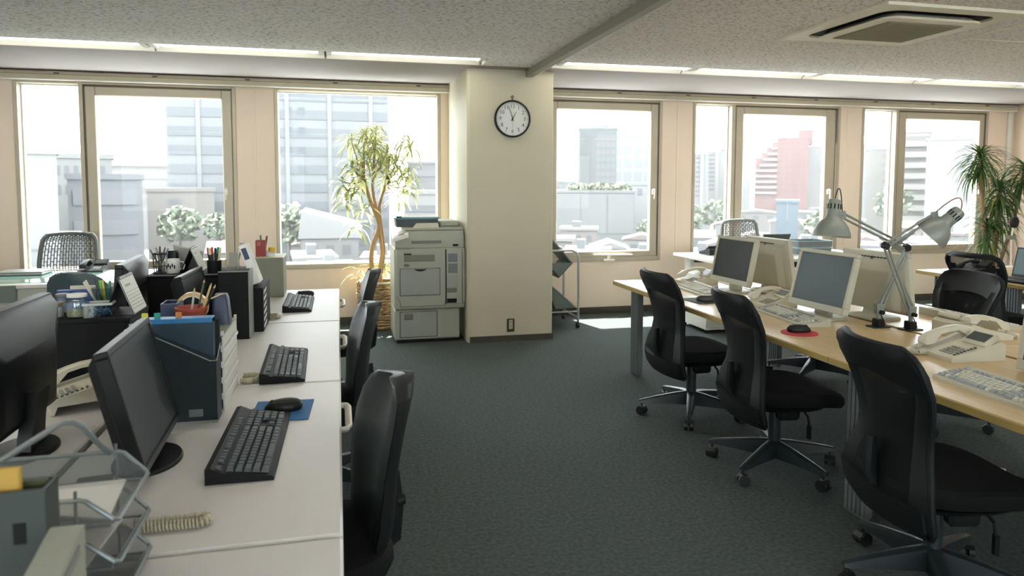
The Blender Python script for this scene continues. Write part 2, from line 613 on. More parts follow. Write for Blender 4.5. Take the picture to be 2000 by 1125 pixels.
# ceiling hatch
t = thing('ceiling_hatch', 'flat ceiling access hatch with a thin pale frame beside the air conditioner', 'hatch', (4.53, 3.93, ZC))
h = M()
ring(h, -.27, .27, -.24, .24, .012, .012, .012, .012, -.006, 0, 0)
h.v = [Vector((p.x, p.z, p.y)) for p in h.v]
h.f = [tuple(reversed(f)) for f in h.f]
put('frame', h, m_ac, t)
put('panel', M().b2(-.256, .256, -.226, .226, -.003, 0), m_ceil, t)

# ------------------------------------------------------------------ clock and outlet on the column
t = thing('wall_clock', 'round white wall clock with a black rim showing five to one', 'clock', (1.534, CY, 2.027))
def fl(mm):     # local XY drawing -> wall facing the camera
    mm.v = [Vector((p.x, -p.z, p.y)) for p in mm.v]
    return mm
put('rim', fl(M().lathe([(.150, 0), (.166, 0), (.168, .02), (.162, .034), (.152, .036), (.150, .022)], 40, caps=False)), m_dark, t)
put('dial', fl(M().lathe([(.151, 0), (.151, .018)], 40)), mat('clock_dial', (214, 216, 212), .5, var=.01), t)
nm = mat('clock_ink', (40, 42, 44), .6, var=0)
for k in range(1, 13):
    a = PI / 2 - k * PI / 6
    me = text_mesh(str(k), .047, 'numeral')
    o = put('numeral', me, nm, t, loc=(.112 * math.cos(a), -.0185, .112 * math.sin(a)), rot=(R(90), 0, 0))
tk = M()
for k in range(60):
    a = k * PI / 30
    l = .012 if k % 5 == 0 else .006
    tk.box((.1405 * math.cos(a), .1405 * math.sin(a), .0186), (l, .003 if k % 5 == 0 else .0015, .001), rot=(0, 0, a))
o = put('minute_ticks', fl(tk), nm, t)
o['kind'] = 'stuff'
def hand(name, ang, L, wd, z):
    a = PI / 2 - ang
    hm = M().prism([(-.02, -wd / 2), (L, -wd / 4), (L, wd / 4), (-.02, wd / 2)], .0015, T(0, 0, z, a))
    put(name, fl(hm), nm, t)
hand('hour_hand', R(28), .072, .008, .021)
hand('minute_hand', R(-18), .118, .0065, .0235)
put('second_hand', fl(M().box((0, -.03, .0262), (.0012, .12, .001))), mat('clock_second', (150, 60, 50), .5, var=0), t)
put('hub', fl(M().cyl((0, 0, .018), (0, 0, .029), .007, n=12)), nm, t)
put('hook', M().tube([(0, -.004, .165), (0, -.012, .185), (-.012, -.012, .197), (0, -.012, .208), (.012, -.012, .197), (0, -.012, .185)], .005, 6), m_alu_d, t)
t = thing('wall_outlet', 'dark steel socket plate low on the cream column', 'outlet', (1.525, CY, .148))
put('plate', M().box((0, -.004, 0), (.072, .008, .122), .003), mat('outlet_steel', (78, 72, 58), .35, metal=.7, var=.05), t)
so = put('socket', M().box((0, -.009, .008), (.036, .006, .084), .002), mat('outlet_insert', (176, 170, 152), .5, var=.03), t)
put('slot', M().box((-.006, -.0125, .028), (.003, .002, .011)).box((.006, -.0125, .028), (.003, .002, .011)).box((-.006, -.0125, -.01), (.003, .002, .011)).box((.006, -.0125, -.01), (.003, .002, .011)), m_dark2, so)
# ------------------------------------------------------------------ the city beyond the windows
GZ = -11.0
m_ground = mat('city_ground', (80, 79, 77), .9, var=.15, scale=.05)
g = M()
g.b2(-260, 420, 22, 700, GZ - .5, GZ)
struct('ground', g, m_ground)
_pal = {}
def bm(c, v=.03):
    return mat('facade_%d_%d_%d' % c, tuple(int(70 + (k - 98) * .34) for k in c), .8, var=v, scale=.3)  # tones squeezed together, so part of the haze is painted into the colour
def placed(xc, yc):
    return -math.atan2(xc, yc)
FOOT = []
def block(name, label, x0, x1, Y, zt, depth, colour, turn=1., base=GZ, roof=None):
    """an upright block with a roof slab, front face towards the office"""
    xc = (x0 + x1) / 2
    rz = placed(xc, Y) * turn
    wd = (x1 - x0) * math.cos(rz)
    t = thing(name, label, 'building', (xc, Y, base), rz)
    FOOT.append((xc - math.sin(rz) * depth / 2, Y + math.cos(rz) * depth / 2, math.hypot(wd, depth) / 2))
    h = zt - base
    put('wall', M().b2(-wd / 2, wd / 2, 0, depth, 0, h - .4), bm(colour), t)
    put('roof', M().b2(-wd / 2 - .15, wd / 2 + .15, -.15, depth + .15, h - .4, h), bm(roof or colour), t)
    return t, wd, h
def floors(t, x0, x1, z0, z1, n, colour, frac=.5, proud=.12, name='window_band', gap=0):
    """one piece for each floor, all sharing one mesh"""
    st = (z1 - z0) / n
    me = M().b2(x0, x1, -proud, .1, 0, st * frac).mesh(name, 0)
    m_ = bm(colour)
    for k in range(n):
        put(name, me, m_, t, loc=(0, 0, z0 + st * (k + .25)))
def grid(t, x0, x1, z0, z1, nx, nz, fw, fh, colour, name='window', each=True, proud=.05):
    sx, sz = (x1 - x0) / nx, (z1 - z0) / nz
    if each:
        me = M().b2(-sx * fw / 2, sx * fw / 2, -proud, .1, -sz * fh / 2, sz * fh / 2).mesh(name, 0)
        for i in range(nx):
            for k in range(nz):
                put(name, me, bm(colour), t, loc=(x0 + sx * (i + .5), 0, z0 + sz * (k + .5)))
    else:
        b = M()
        for i in range(nx):
            for k in range(nz):
                b.box((x0 + sx * (i + .5), .02, z0 + sz * (k + .5)), (sx * fw, .1, sz * fh))
        put(name, b, bm(colour), t)['kind'] = 'stuff'
PALE, STONE, CONC, GREY = (170, 170, 168), (158, 152, 146), (150, 150, 148), (138, 142, 146)
WINC, WINB = (112, 118, 124), (98, 112, 122)

# left windows
t, wd, h = block('office_block', 'big blank white building at the far left of the first window', -19.8, -15.6, 46, 3.5, 14, (186, 186, 186))
put('joint', M().b2(-wd / 2, wd / 2, -.03, .05, h - 6.0, h - 5.85), bm(GREY), t)
put('penthouse', M().b2(-wd / 2 + 1.3, -wd / 2 + 2.5, 2, 6, h, h + 1.2), bm(PALE), t)
t, wd, h = block('office_block', 'grey blue building just right of the blank white one in the first window', -18.4, -13.6, 56, 2.1, 12, (134, 140, 146))
floors(t, -wd / 2 + .3, wd / 2 - .3, h - 7, h - .6, 3, (146, 150, 156))
t, wd, h = block('office_block', 'pale stepped building behind the grey blue one in the first window', -24.5, -19.4, 70, 4.0, 12, PALE)
grid(t, -wd / 2 + .4, wd / 2 - .4, h - 4, h - .6, 6, 2, .5, .5, WINC)
t, wd, h = block('hall', 'very long low pale hall along the skyline beyond the first window', -72, -38, 220, 9.6, 40, (172, 168, 166))
put('eaves', M().b2(-wd / 2, wd / 2, -1.2, 0, h - 3.4, h - 2.6), bm((150, 146, 146)), t)
put('roof_drum', M().lathe([(1.9, 0), (1.9, 2.0)], 20, T(-wd * .28, 8, h)), bm(GREY), t)
t, wd, h = block('hall', 'flat white roofed hall in front of the long skyline hall', -47, -28, 150, 2.7, 30, (192, 192, 190))
floors(t, -wd / 2, wd / 2, h - 6, h - 1.2, 2, (164, 162, 158))
t, wd, h = block('office_block', 'dark blue glazed building low in the first window', -27.4, -22.4, 90, 1.1, 14, (104, 116, 124))
put('canopy', M().b2(-wd / 2 - .6, wd / 2 + .2, -.8, 0, h - 3.2, h - .4), bm((112, 122, 128)), t)
grid(t, -wd / 2 + .3, wd / 2 - .3, h - 9, h - 3.6, 5, 1, .7, .9, (122, 134, 142))
t, wd, h = block('office_block', 'beige building with a column of three windows beside the glazed one', -20.0, -13.2, 84, .95, 9, (166, 154, 144))
grid(t, -wd / 2 + 1.8, -wd / 2 + 3.6, h - 3.8, h - 1.0, 1, 3, .7, .7, WINC)
t, wd, h = block('glass_tower', 'tall office tower with horizontal glass bands behind the variegated plant', -20.2, 6.6, 95, 26, 22, (166, 170, 176), .45)
floors(t, -wd / 2 + .25, wd / 2 - .25, 1.5, h - .8, 15, (124, 132, 142), .5, .1)
for k in range(5):
    put('window_bay', M().b2(-wd / 2 + 3.4 + k * 5.2, -wd / 2 + 3.9 + k * 5.2, -.18, .1, 1, h - .6), bm((178, 182, 186)), t)
grid(t, wd * .0, wd * .12, h * .35, h * .82, 2, 7, .5, .35, (96, 112, 122), 'blind_window', proud=.16)
t, wd, h = block('office_block', 'pale grey block half hidden at the right side of the second window', 12.2, 19.8, 130, 5.5, 16, (146, 150, 152))
floors(t, -wd / 2 + .3, wd / 2 - .3, h - 10, h - 1, 4, (158, 162, 164), .5)
t, wd, h = block('office_block', 'low white block beside the copier in the second window', 7.1, 11.9, 80, .7, 12, (178, 176, 172))
floors(t, -wd / 2 + .2, wd / 2 - .2, h - 5, h - .8, 2, WINC, .35)
# gabled white workshop
t = thing('workshop', 'white gabled workshop roof in front of the glass tower', 'building', (-.7, 60, GZ), placed(-.7, 60))
FOOT.append((-.7, 65, 5.5))
put('wall', M().b2(-2.3, 2.3, 0, 10, 0, 8.0), bm((160, 158, 154)), t)
put('roof', M().prism([(-2.5, 8.0), (-2.2, 10.2), (2.6, 8.9), (2.6, 8.0)], 10.4, Matrix(((1, 0, 0, 0), (0, 0, 1, -.2), (0, 1, 0, 0), (0, 0, 0, 1)))), bm((196, 196, 194)), t)
grid(t, -2.0, 2.0, 6.3, 7.8, 3, 1, .5, .5, WINC)

# middle window
t, wd, h = block('office_tower', 'dark grey tower with vertical fins in the window right of the column', 58.6, 68.6, 170, 15.6, 18, (66, 78, 84))
for k in range(9):
    put('fin', M().b2(-wd / 2 + .15 + k * .42, -wd / 2 + .32 + k * .42, -.25, .05, h - 16, h - 1.2), bm((120, 126, 128)), t)
grid(t, -wd * .05, wd / 2 - .2, h - 16, h - 1.4, 4, 8, .78, .62, (98, 98, 104))
put('penthouse', M().b2(-wd * .1, wd * .3, 4, 10, h, h + 1.2), bm(GREY), t)
t, wd, h = block('office_tower', 'pale gridded tower right of the dark finned tower', 83.0, 97.6, 210, 23.6, 20, (176, 180, 182))
grid(t, -wd / 2 + .4, wd / 2 - .4, h - 26, h - .8, 4, 6, .82, .74, (130, 140, 146))
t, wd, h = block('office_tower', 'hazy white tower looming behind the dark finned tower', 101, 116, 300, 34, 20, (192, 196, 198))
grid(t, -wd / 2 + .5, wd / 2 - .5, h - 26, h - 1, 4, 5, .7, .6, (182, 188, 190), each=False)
t, wd, h = block('office_block', 'long low concrete block with a planted roof terrace', 30.6, 43.2, 100, .6, 14, (150, 152, 152))
for k in range(3):
    put('wall_panel', M().b2(-wd / 2 + .1 + k * wd / 3, -wd / 2 + wd / 3 * (k + 1) - .1, -.08, .05, h - 6.4, h - .6), bm((156, 158, 158)), t)
terrace = (t, wd, h)
grid(t, -wd / 2 + 1.0, -wd / 2 + 3.4, h - 3.4, h - 2.0, 3, 1, .5, .7, WINC)
t, wd, h = block('house', 'white house with two square windows right of the roof terrace', 48.5, 56.2, 118, 1.75, 10, (186, 188, 188))
grid(t, -wd * .15, wd * .35, h - 2.4, h - .9, 2, 1, .5, .8, WINC)
t, wd, h = block('office_block', 'pale block with a row of narrow windows left of the terrace', 34.4, 40.6, 118, 2.1, 10, (172, 174, 174))
grid(t, -wd / 2 + .3, wd / 2 - .3, h - 2.2, h - .7, 6, 1, .4, .8, WINC)

# right windows
for i, (xa, xb, Y, zt, lab) in enumerate(((100.0, 105.6, 190, 10.5, 'first striped apartment slab from the left in the fourth window'),
                                      (115.2, 121.6, 209, 12.2, 'second striped apartment slab from the left in the fourth window'),
                                      (134.5, 141.5, 234, 14.6, 'blue grey apartment slab against the fourth window mullion'))):
    t, wd, h = block('apartment_block', lab, xa, xb, Y, zt, 14, [(150, 150, 152), (158, 156, 154), (110, 122, 134)][i])
    floors(t, -wd / 2 + .3, -wd * .02, h - 13, h - .6, 9, (70, 78, 86), .55, .1, 'balcony')
    put('stair_tower', M().b2(wd * .02, wd * .2, -.3, .2, 0, h + .8), bm((190, 190, 190)), t)
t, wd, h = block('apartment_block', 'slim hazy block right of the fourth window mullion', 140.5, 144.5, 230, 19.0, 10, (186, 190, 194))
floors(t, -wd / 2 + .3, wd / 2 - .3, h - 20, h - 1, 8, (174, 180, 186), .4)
t, wd, h = block('red_tower', 'dusty red apartment tower with stepped left side in the fourth window', 121.4, 131.6, 180, 15.0, 16, (150, 62, 58))
put('upper_block', M().b2(wd * .16, wd * .62, 2, 10, h - 2, h + 2.2), bm((142, 58, 54)), t)
for k in range(4):
    put('stepped_wing', M().b2(-wd * .5 - 1.5 * (k + 1), -wd * .5 - 1.5 * k, .4, 12, 0, h - 1.2 - 1.5 * k), bm((156, 76, 72)), t)
for k in range(9):
    put('balcony', M().b2(-wd * .5 - min(6.0, 1.6 + 1.05 * k), -wd * .5, -.5, .45, h - 3.4 - 1.6 * k, h - 2.7 - 1.6 * k), bm((196, 176, 172)), t)
grid(t, -wd / 2 + .3, wd / 2 - .3, h - 16, h - 1, 5, 9, .5, .5, (120, 56, 54))
t, wd, h = block('apartment_block', 'pale block attached to the right side of the red tower', 136.2, 146.0, 190, 13.2, 14, (180, 174, 174))
grid(t, -wd / 2 + .4, wd / 2 - .4, h - 15, h - 1, 5, 9, .5, .5, (166, 164, 168), each=False)
t, wd, h = block('shed', 'small blue walled building under the red tower', 60.8, 64.4, 90, -.7, 6, (112, 142, 164))
put('post', M().b2(-.08, .08, -.1, .05, h - 3, h - .4), bm((180, 186, 190)), t)
t, wd, h = block('apartment_block', 'slim blue grey block at the left edge of the fifth window', 165.0, 170.6, 200, 14.6, 12, (140, 150, 162))
floors(t, -wd / 2 + .2, wd / 2 - .2, h - 16, h - .8, 9, (158, 164, 172), .45)
t, wd, h = block('apartment_block', 'beige block behind the narrow pane of the fifth window', 117.6, 126.4, 140, 9.9, 12, (172, 166, 156))
floors(t, 0, wd / 2, h - 16, h - .8, 8, (140, 138, 134), .4, .1, 'balcony')
t, wd, h = block('apartment_block', 'large beige apartment block with stacked balconies in the fifth window', 108.2, 120.4, 120, 12.4, 16, (176, 166, 152))
for k in range(9):
    put('balcony', M().b2(-wd / 2 - .1, wd * .12, -1.2, .1, h - 3.2 - 2.15 * k, h - 2.1 - 2.15 * k), bm((194, 184, 172)), t)
    put('recess', M().b2(-wd / 2 + .1, wd * .1, -.1, .05, h - 2.1 - 2.15 * k, h - 1.1 - 2.15 * k), bm((118, 114, 108)), t)
put('stair_tower', M().b2(wd * .12, wd * .5, -.2, .2, 0, h + 1.0), bm((184, 178, 168)), t)
grid(t, wd * .16, wd * .46, h - 16, h - 1, 2, 7, .3, .4, (146, 142, 136))
t, wd, h = block('office_block', 'blank white building at the right end of the fifth window', 90.6, 106.0, 95, 9.2, 14, (198, 198, 196))
grid(t, -wd * .3, wd * .3, h - 14, h - 2, 3, 6, .06, .1, GREY)

# trees among the roofs
m_leafc = mat('city_leaf', (84, 92, 76), .8, var=.25, scale=2)
m_bark = mat('city_bark', (96, 86, 76), .9, var=.1)
def tree(label, x, y, zt, r, seed, squash=.8):
    rr = random.Random(seed)
    t = thing('tree', label, 'tree', (x, y, GZ), 0, 'trees among the roofs')
    FOOT.append((x, y, r * 1.15))
    h = zt - GZ
    put('trunk', M().cyl((0, 0, 0), (0, 0, h - r * .6), .18, .1, 7), m_bark, t)
    c_ = M()
    for k in range(140):
        u, a = rr.uniform(-.8, 1), rr.uniform(0, 2 * PI)
        q = math.sqrt(max(0, 1 - u * u)) * rr.uniform(.55, 1)
        p = Vector((r * q * math.cos(a), r * q * math.sin(a), h - r * squash + r * squash * u))
        s_ = r * rr.uniform(.14, .3)
        nrm = Vector((rr.gauss(0, 1), rr.gauss(0, 1), rr.gauss(0, 1))).normalized()
        e1 = nrm.orthogonal().normalized() * s_
        e2 = nrm.cross(e1) * .7
        c_.add([p - e1, p - e2, p + e1, p + e2, p + nrm * s_ * .4], [(0, 1, 4), (1, 2, 4), (2, 3, 4), (3, 0, 4), (3, 2, 1, 0)])
    put('crown', c_, m_leafc, t)['kind'] = 'stuff'
for (x, y, zt, r, lab) in ((-4.6, 72, -.6, 2.4, 'tree at the left edge of the second window below the glass tower'),
                           (-14.6, 73, -.9, 2.1, 'broad tree among the white roofs low in the first window'),
                           (-10.6, 70, -1.3, 1.5, 'smaller tree right of the broad one in the first window'),
                           (49.0, 102, -2.4, 2.4, 'yellow green tree below the white house'),
                           (59.5, 113, -2.2, 3.0, 'dark round tree right of the yellow green one'),
                           (67.0, 118, -1.6, 2.8, 'dark round tree at the left edge of the fourth window'),
                           (62.4, 82, -2.2, 2.6, 'tree in front of the red tower'),
                           (70.0, 88, -2.6, 2.2, 'low tree right of the one before the red tower'),
                           (94.0, 105, 1.0, 3.2, 'tall tree in the narrow pane of the fifth window'),
                           (41.2, 90, -3.4, 1.6, 'shrub like tree on the roofs below the terrace')):
    tree(lab, x, y, zt, r, int(abs(x) * 10))
# low houses and roofs that fill the view down to the sills
rnd = random.Random(3)
hm_w = [M().b2(-.5, .5, 0, 1, 0, 1).mesh('wall', 0)]
spots = []
for row, (Y, n, zt0, zt1) in enumerate(((40, 16, -3.6, -2.9), (50, 17, -4.0, -3.0), (63, 18, -4.6, -3.2), (80, 17, -5.0, -3.4), (102, 16, -5.6, -3.6), (130, 14, -6.0, -3.6))):
    lo, hi = -.46 * Y, 1.16 * Y
    for i in range(n):
        xc = lo + (hi - lo) * (i + .5) / n + rnd.uniform(-.2, .2)
        spots.append((xc, Y + rnd.uniform(-1, 1), rnd.uniform(zt0, zt1), (hi - lo) / n * rnd.uniform(.5, .62), rnd.uniform(3.5, 6), rnd.random()))
HOUSE_COL = [(182, 178, 174), (170, 166, 160), (188, 186, 184), (164, 154, 148), (150, 150, 152), (172, 158, 150)]
ROOF_COL = [(196, 196, 196), (180, 178, 176), (148, 150, 154), (168, 142, 134), (190, 188, 182)]
for i, (xc, Y, zt, wd, dp, kd) in enumerate(spots):
    if any(math.hypot(xc - fx_, Y + dp / 2 - fy_) < fr_ + math.hypot(wd, dp) / 2 * .8 for fx_, fy_, fr_ in FOOT):
        continue
    t = thing('house', 'low pale house among the crowded roofs below the windows', 'house', (xc, Y, GZ), placed(xc, Y) + rnd.uniform(-.08, .08), 'low houses below the windows')
    h = zt - GZ
    wc, rc = HOUSE_COL[i % 6], ROOF_COL[rnd.randrange(5)]
    put('wall', M().b2(-wd / 2, wd / 2, 0, dp, 0, h - .5), bm(wc), t)
    if Y < 58:
        kd = .6
    if kd < .45:
        put('roof', M().prism([(-wd / 2 - .25, h - .5), (0, h + .15), (wd / 2 + .25, h - .5)], dp + .4, Matrix(((1, 0, 0, 0), (0, 0, 1, -.2), (0, 1, 0, 0), (0, 0, 0, 1)))), bm(rc), t)
    elif kd < .75:
        put('roof', M().b2(-wd / 2 - .2, wd / 2 + .2, -.2, dp + .2, h - .5, h - .2), bm(rc), t)
        put('roof_unit', M().b2(-wd * .2, wd * .05, dp * .3, dp * .6, h - .2, h + .5), bm(GREY), t)
    else:
        put('roof', M().prism([(-.3, h - .6), (dp / 2, h + .2), (dp + .3, h - .6)], wd + .4, Matrix(((0, 0, 1, -wd / 2 - .2), (1, 0, 0, 0), (0, 1, 0, 0), (0, 0, 0, 1)))), bm(rc), t)
    nwin = 2 + i % 2
    grid(t, -wd / 2 + .3, wd / 2 - .3, h - 2.0, h - .9, nwin, 1, .42, .7, WINC)

# planting on the roof terrace
t, wd, h = terrace
hd = M()
rr = random.Random(5)
for k in range(260):
    p = Vector((rr.uniform(-wd * .32, wd * .46), rr.uniform(.3, 3), h + rr.uniform(0, 1.0) * (1 - .3 * rr.random())))
    s_ = rr.uniform(.2, .5)
    nrm = Vector((rr.gauss(0, 1), rr.gauss(0, 1), rr.gauss(0, 1))).normalized()
    e1 = nrm.orthogonal().normalized() * s_
    e2 = nrm.cross(e1)
    hd.add([p - e1, p - e2, p + e1, p + e2, p + nrm * s_ * .5], [(0, 1, 4), (1, 2, 4), (2, 3, 4), (3, 0, 4), (3, 2, 1, 0)])
put('terrace_hedge', hd, mat('hedge_leaf', (84, 90, 70), .8, var=.25, scale=2), t)['kind'] = 'stuff'
# ------------------------------------------------------------------ summer haze over the city (a real scattering volume)
hz = bpy.data.materials.new('city_haze')
hz.use_nodes = True
nt = hz.node_tree
nt.nodes.remove(nt.nodes['Principled BSDF'])
vs_ = nt.nodes.new('ShaderNodeVolumeScatter')
vs_.inputs['Color'].default_value = (.96, .98, 1, 1)
vs_.inputs['Density'].default_value = .0003
vs_.inputs['Anisotropy'].default_value = .2
nt.links.new(vs_.outputs[0], nt.nodes['Material Output'].inputs['Volume'])
o = put('haze', M().b2(-420, 520, 16, 420, GZ - .4, 62).mesh('haze', 0), hz)
tag(o, 'pale summer haze lying over the city outside', 'haze', None, 'stuff')
# ------------------------------------------------------------------ desks
m_steel = mat('desk_laminate_grey', (206, 203, 201), .38, var=.02, scale=4, bump=.02, bscale=900)
m_steel2 = mat('desk_steel_grey', (178, 180, 170), .45, var=.02)
m_pull = mat('drawer_pull_cream', (214, 210, 196), .4, var=.02)
m_legm = mat('leg_silver', (118, 124, 126), .45, metal=.4, var=.0)
m_legd = mat('leg_dark', (52, 58, 60), .5, var=.05)
def wood_mat(name, base, dark):
    m = mat(name, base, .32, var=0)
    nt = m.node_tree
    p = nt.nodes['Principled BSDF']
    tc = nt.nodes.new('ShaderNodeTexCoord')
    mp = nt.nodes.new('ShaderNodeMapping')
    mp.inputs['Scale'].default_value = (26, 1.6, 26)
    nt.links.new(tc.outputs['Object'], mp.inputs['Vector'])
    n = nt.nodes.new('ShaderNodeTexNoise')
    n.inputs['Scale'].default_value = 3
    n.inputs['Detail'].default_value = 6
    n.inputs['Distortion'].default_value = .6
    nt.links.new(mp.outputs[0], n.inputs['Vector'])
    cr = nt.nodes.new('ShaderNodeValToRGB')
    cr.color_ramp.elements[0].position = .3
    cr.color_ramp.elements[0].color = rgb(*dark)
    cr.color_ramp.elements[1].position = .7
    cr.color_ramp.elements[1].color = rgb(*base)
    nt.links.new(n.outputs['Fac'], cr.inputs[0])
    nt.links.new(cr.outputs[0], p.inputs['Base Color'])
    return m
m_wood = wood_mat('maple_top', (206, 182, 140), (188, 162, 118))
m_wedge = mat('maple_edge', (172, 148, 88), .45, var=.06, scale=20, stretch=(1, .1, 1))
m_wtop = mat('white_top', (226, 224, 218), .3, var=.01)
DH = .70

def steel_desk(label, xo, y0, y1, side, n_handles=True):
    """grey steel desk; side=+1: drawers open towards +X (xo = front edge)"""
    L = y1 - y0 - .006
    t = thing('office_desk', label, 'desk', (xo, (y0 + y1) / 2, 0), 0 if side > 0 else PI, 'grey steel desks of the left island')
    put('desktop', M().b2(-.695, 0, -L / 2, L / 2, DH - .03, DH, .006), m_steel, t)
    for s in (-1, 1):
        put('side_panel', M().b2(-.66, -.03, s * (L / 2 - .012) - .01, s * (L / 2 - .012) + .01, .03, DH - .031, .003), m_steel2, t)
    put('modesty_panel', M().b2(-.68, -.665, -L / 2 + .025, L / 2 - .025, .12, DH - .032), m_steel2, t)
    d = put('centre_drawer', M().b2(-.35, -.02, -L / 2 + .03, .19, DH - .095, DH - .033, .004), m_steel2, t)
    put('handle', M().b2(-.02, -.012, -.25, .0, DH - .075, DH - .06, .003), m_steel2, d)
    put('pedestal', M().b2(-.62, -.035, .20, L / 2 - .025, .05, DH - .034, .004), m_steel2, t)
    yc = (L / 2 - .025 + .20) / 2
    hw = (L / 2 - .025 - .20) / 2 - .006
    for z0, z1 in ((.06, .335), (.34, .51), (.515, DH - .04)):
        dr = put('drawer', M().b2(-.034, -.014, yc - hw, yc + hw, z0, z1, .004), m_steel2, t)
        hz_ = z1 - .03
        pr_ = .024 if z1 > .6 else -.012
        h = M()
        h.tube([(-.014, yc - .135, hz_), (pr_ - .006, yc - .13, hz_), (pr_, yc - .10, hz_), (pr_, yc + .10, hz_), (pr_ - .006, yc + .13, hz_), (-.014, yc + .135, hz_)], .009, 8, sq=1.5)
        put('handle', h, m_pull, dr)
    return t
steel_desk('grey desk nearest the camera with the wire letter tray standing on it', 0, .29, 1.497, 1)
steel_desk('grey desk with the blue mouse pad and nearest black keyboard on it', 0, 1.503, 2.72, 1)
steel_desk('grey desk with the middle keyboard, behind the one with the blue pad', 0, 2.726, 3.94, 1)
steel_desk('grey desk at the window end of the row carrying the farthest black keyboard', 0, 3.946, 5.165, 1)
steel_desk('grey desk at the lower left corner behind the wire letter tray', -1.41, .29, 1.497, -1)
steel_desk('grey desk under the black monitor at the left edge', -1.41, 1.503, 2.72, -1)
steel_desk('grey desk under the white phone and the jars', -1.41, 2.726, 3.94, -1)
steel_desk('grey desk on the far left under the smaller black monitor', -1.41, 3.946, 5.165, -1)

def leg_plate(mm, x, y, w, d, h=.665):
    """fluted aluminium leg: w along Y, d along X"""
    mm.b2(x - d / 2, x + d / 2, y - w / 2, y + w / 2, 0.012, h, .003)
    n = 5
    for k in range(n):
        yy = y - w / 2 + w * (k + .5) / n
        mm.b2(x - d / 2 - .006, x + d / 2 + .006, yy - w / n * .33, yy + w / n * .33, 0.012, h, .002)
    mm.b2(x - d / 2 + .004, x + d / 2 - .004, y - w / 2 + .006, y + w / 2 - .006, 0, .012)
    return mm
def wood_desk(label, x0, x1, y0, y1, open_side, leg_y=None, ends=None, group='maple topped desks', top=None, edge=None, lm=None):
    """maple topped bench desk on fluted metal legs"""
    t = thing('bench_desk', label, 'desk', ((x0 + x1) / 2, (y0 + y1) / 2, 0), 0, group)
    w, L = x1 - x0, y1 - y0 - .004
    put('desktop', M().b2(-w / 2 + .002, w / 2 - .002, -L / 2, L / 2, DH - .028, DH, .003), top or m_wood, t)
    e = put('edge_band', M().b2(-w / 2 - .001, w / 2 + .001, -L / 2 - .001, L / 2 + .001, DH - .032, DH - .004, .002), edge or m_wedge, t)
    for yy in (ends or (-(L / 2 - (leg_y or .155)), L / 2 - (leg_y or .155))):
        for sx in ((-1, 1) if open_side == 0 else (open_side,)):
            put('leg', leg_plate(M(), sx * (w / 2 - .135), yy, .13, .036), lm or m_legm, t)
        put('crossbar', M().b2(-w / 2 + .155 if open_side < 1 else -w / 2 - .01, w / 2 - .155 if open_side > -1 else w / 2 + .01, yy - .02, yy + .02, .60, .665), m_legd, t)
    put('beam', M().b2(-.03, .03, -L / 2 + .18, L / 2 - .18, .61, .665), m_legd, t)
    return t
JY = 2.637
wood_desk('maple desk in front of the two beige screens facing the aisle chairs', 2.055, 2.80, JY, 5.13, -1, None, (1.09,))
wood_desk('maple desk at lower right with the nearest white phone and keyboard', 2.055, 2.80, .2, JY, -1, None, (-1.06, 1.162))
wood_desk('maple desk behind the lamps carrying the two screens turned away', 2.83, 3.52, JY, 5.13, 1, None, (1.09,))
wood_desk('maple desk at the right edge carrying the second white phone', 2.83, 3.52, .2, JY, 1, None, (-1.06, 1.162))
wood_desk('maple desk behind the black mesh chairs at far right', 4.93, 5.68, 2.8, 5.22, 0)
wood_desk('maple desk at far right under the open laptop', 5.71, 6.40, 2.8, 5.22, 0)
# white desk by the windows on the right, grey glass topped desk on the left
wood_desk('white desk against the right windows with trays and a laptop on it', 3.56, 5.55, 6.25, 7.14, 0, .12, None, 'desks by the windows', m_wtop, m_white, m_white)
t = thing('office_desk', 'white topped desk with a green glass sheet in front of the left window', 'desk', (-3.05, 6.28, 0), 0, 'desks by the windows')
put('desktop', M().b2(-1.45, 1.55, -.42, .42, DH - .032, DH, .006), m_wtop, t)
put('front_rail', M().b2(-1.4, 1.5, -.40, -.36, DH - .15, DH - .033, .004), m_steel2, t)
put('drawer_front', M().b2(-1.4, .76, -.43, -.40, DH - .13, DH - .004, .004), mat('desk_grey_green', (112, 122, 116), .5, var=.03), t)
for sx in (-1.3, .98, 1.42):
    for sy in (-1, 1):
        put('leg', M().cyl((sx, sy * .33, 0), (sx - .02, sy * .3, DH - .033), .022, .028, 8), m_legd, t)
g = thing('glass_sheet', 'green tinted glass sheet lying on the white desk at the left window', 'glass sheet', (-3.2, 6.30, DH))
put('sheet', M().b2(-1.25, 1.32, -.36, .37, 0, .005, .001), mat('green_glass', (138, 176, 164), .08, var=.0), g)
# pedestal under the window desk and the white boxes below it
t = thing('drawer_unit', 'white drawer pedestal on castors under the right window desk', 'drawer unit', (3.60, 6.42, 0))
put('cabinet', M().b2(-.175, .175, -.27, .27, .04, .56, .005), m_white, t)
for k, (a, b) in enumerate(((.06, .27), (.275, .41), (.415, .55))):
    d = put('drawer', M().b2(-.17, .17, -.285, -.271, a, b, .004), m_steel2, t)
    put('handle', M().b2(-.08, .08, -.292, -.285, b - .035, b - .02, .002), m_legm, d)
for sx in (-.14, .14):
    for sy in (-.22, .22):
        put('caster', M().cyl((sx - .01, sy, .02), (sx + .01, sy, .02), .02, n=10), m_dark, t)
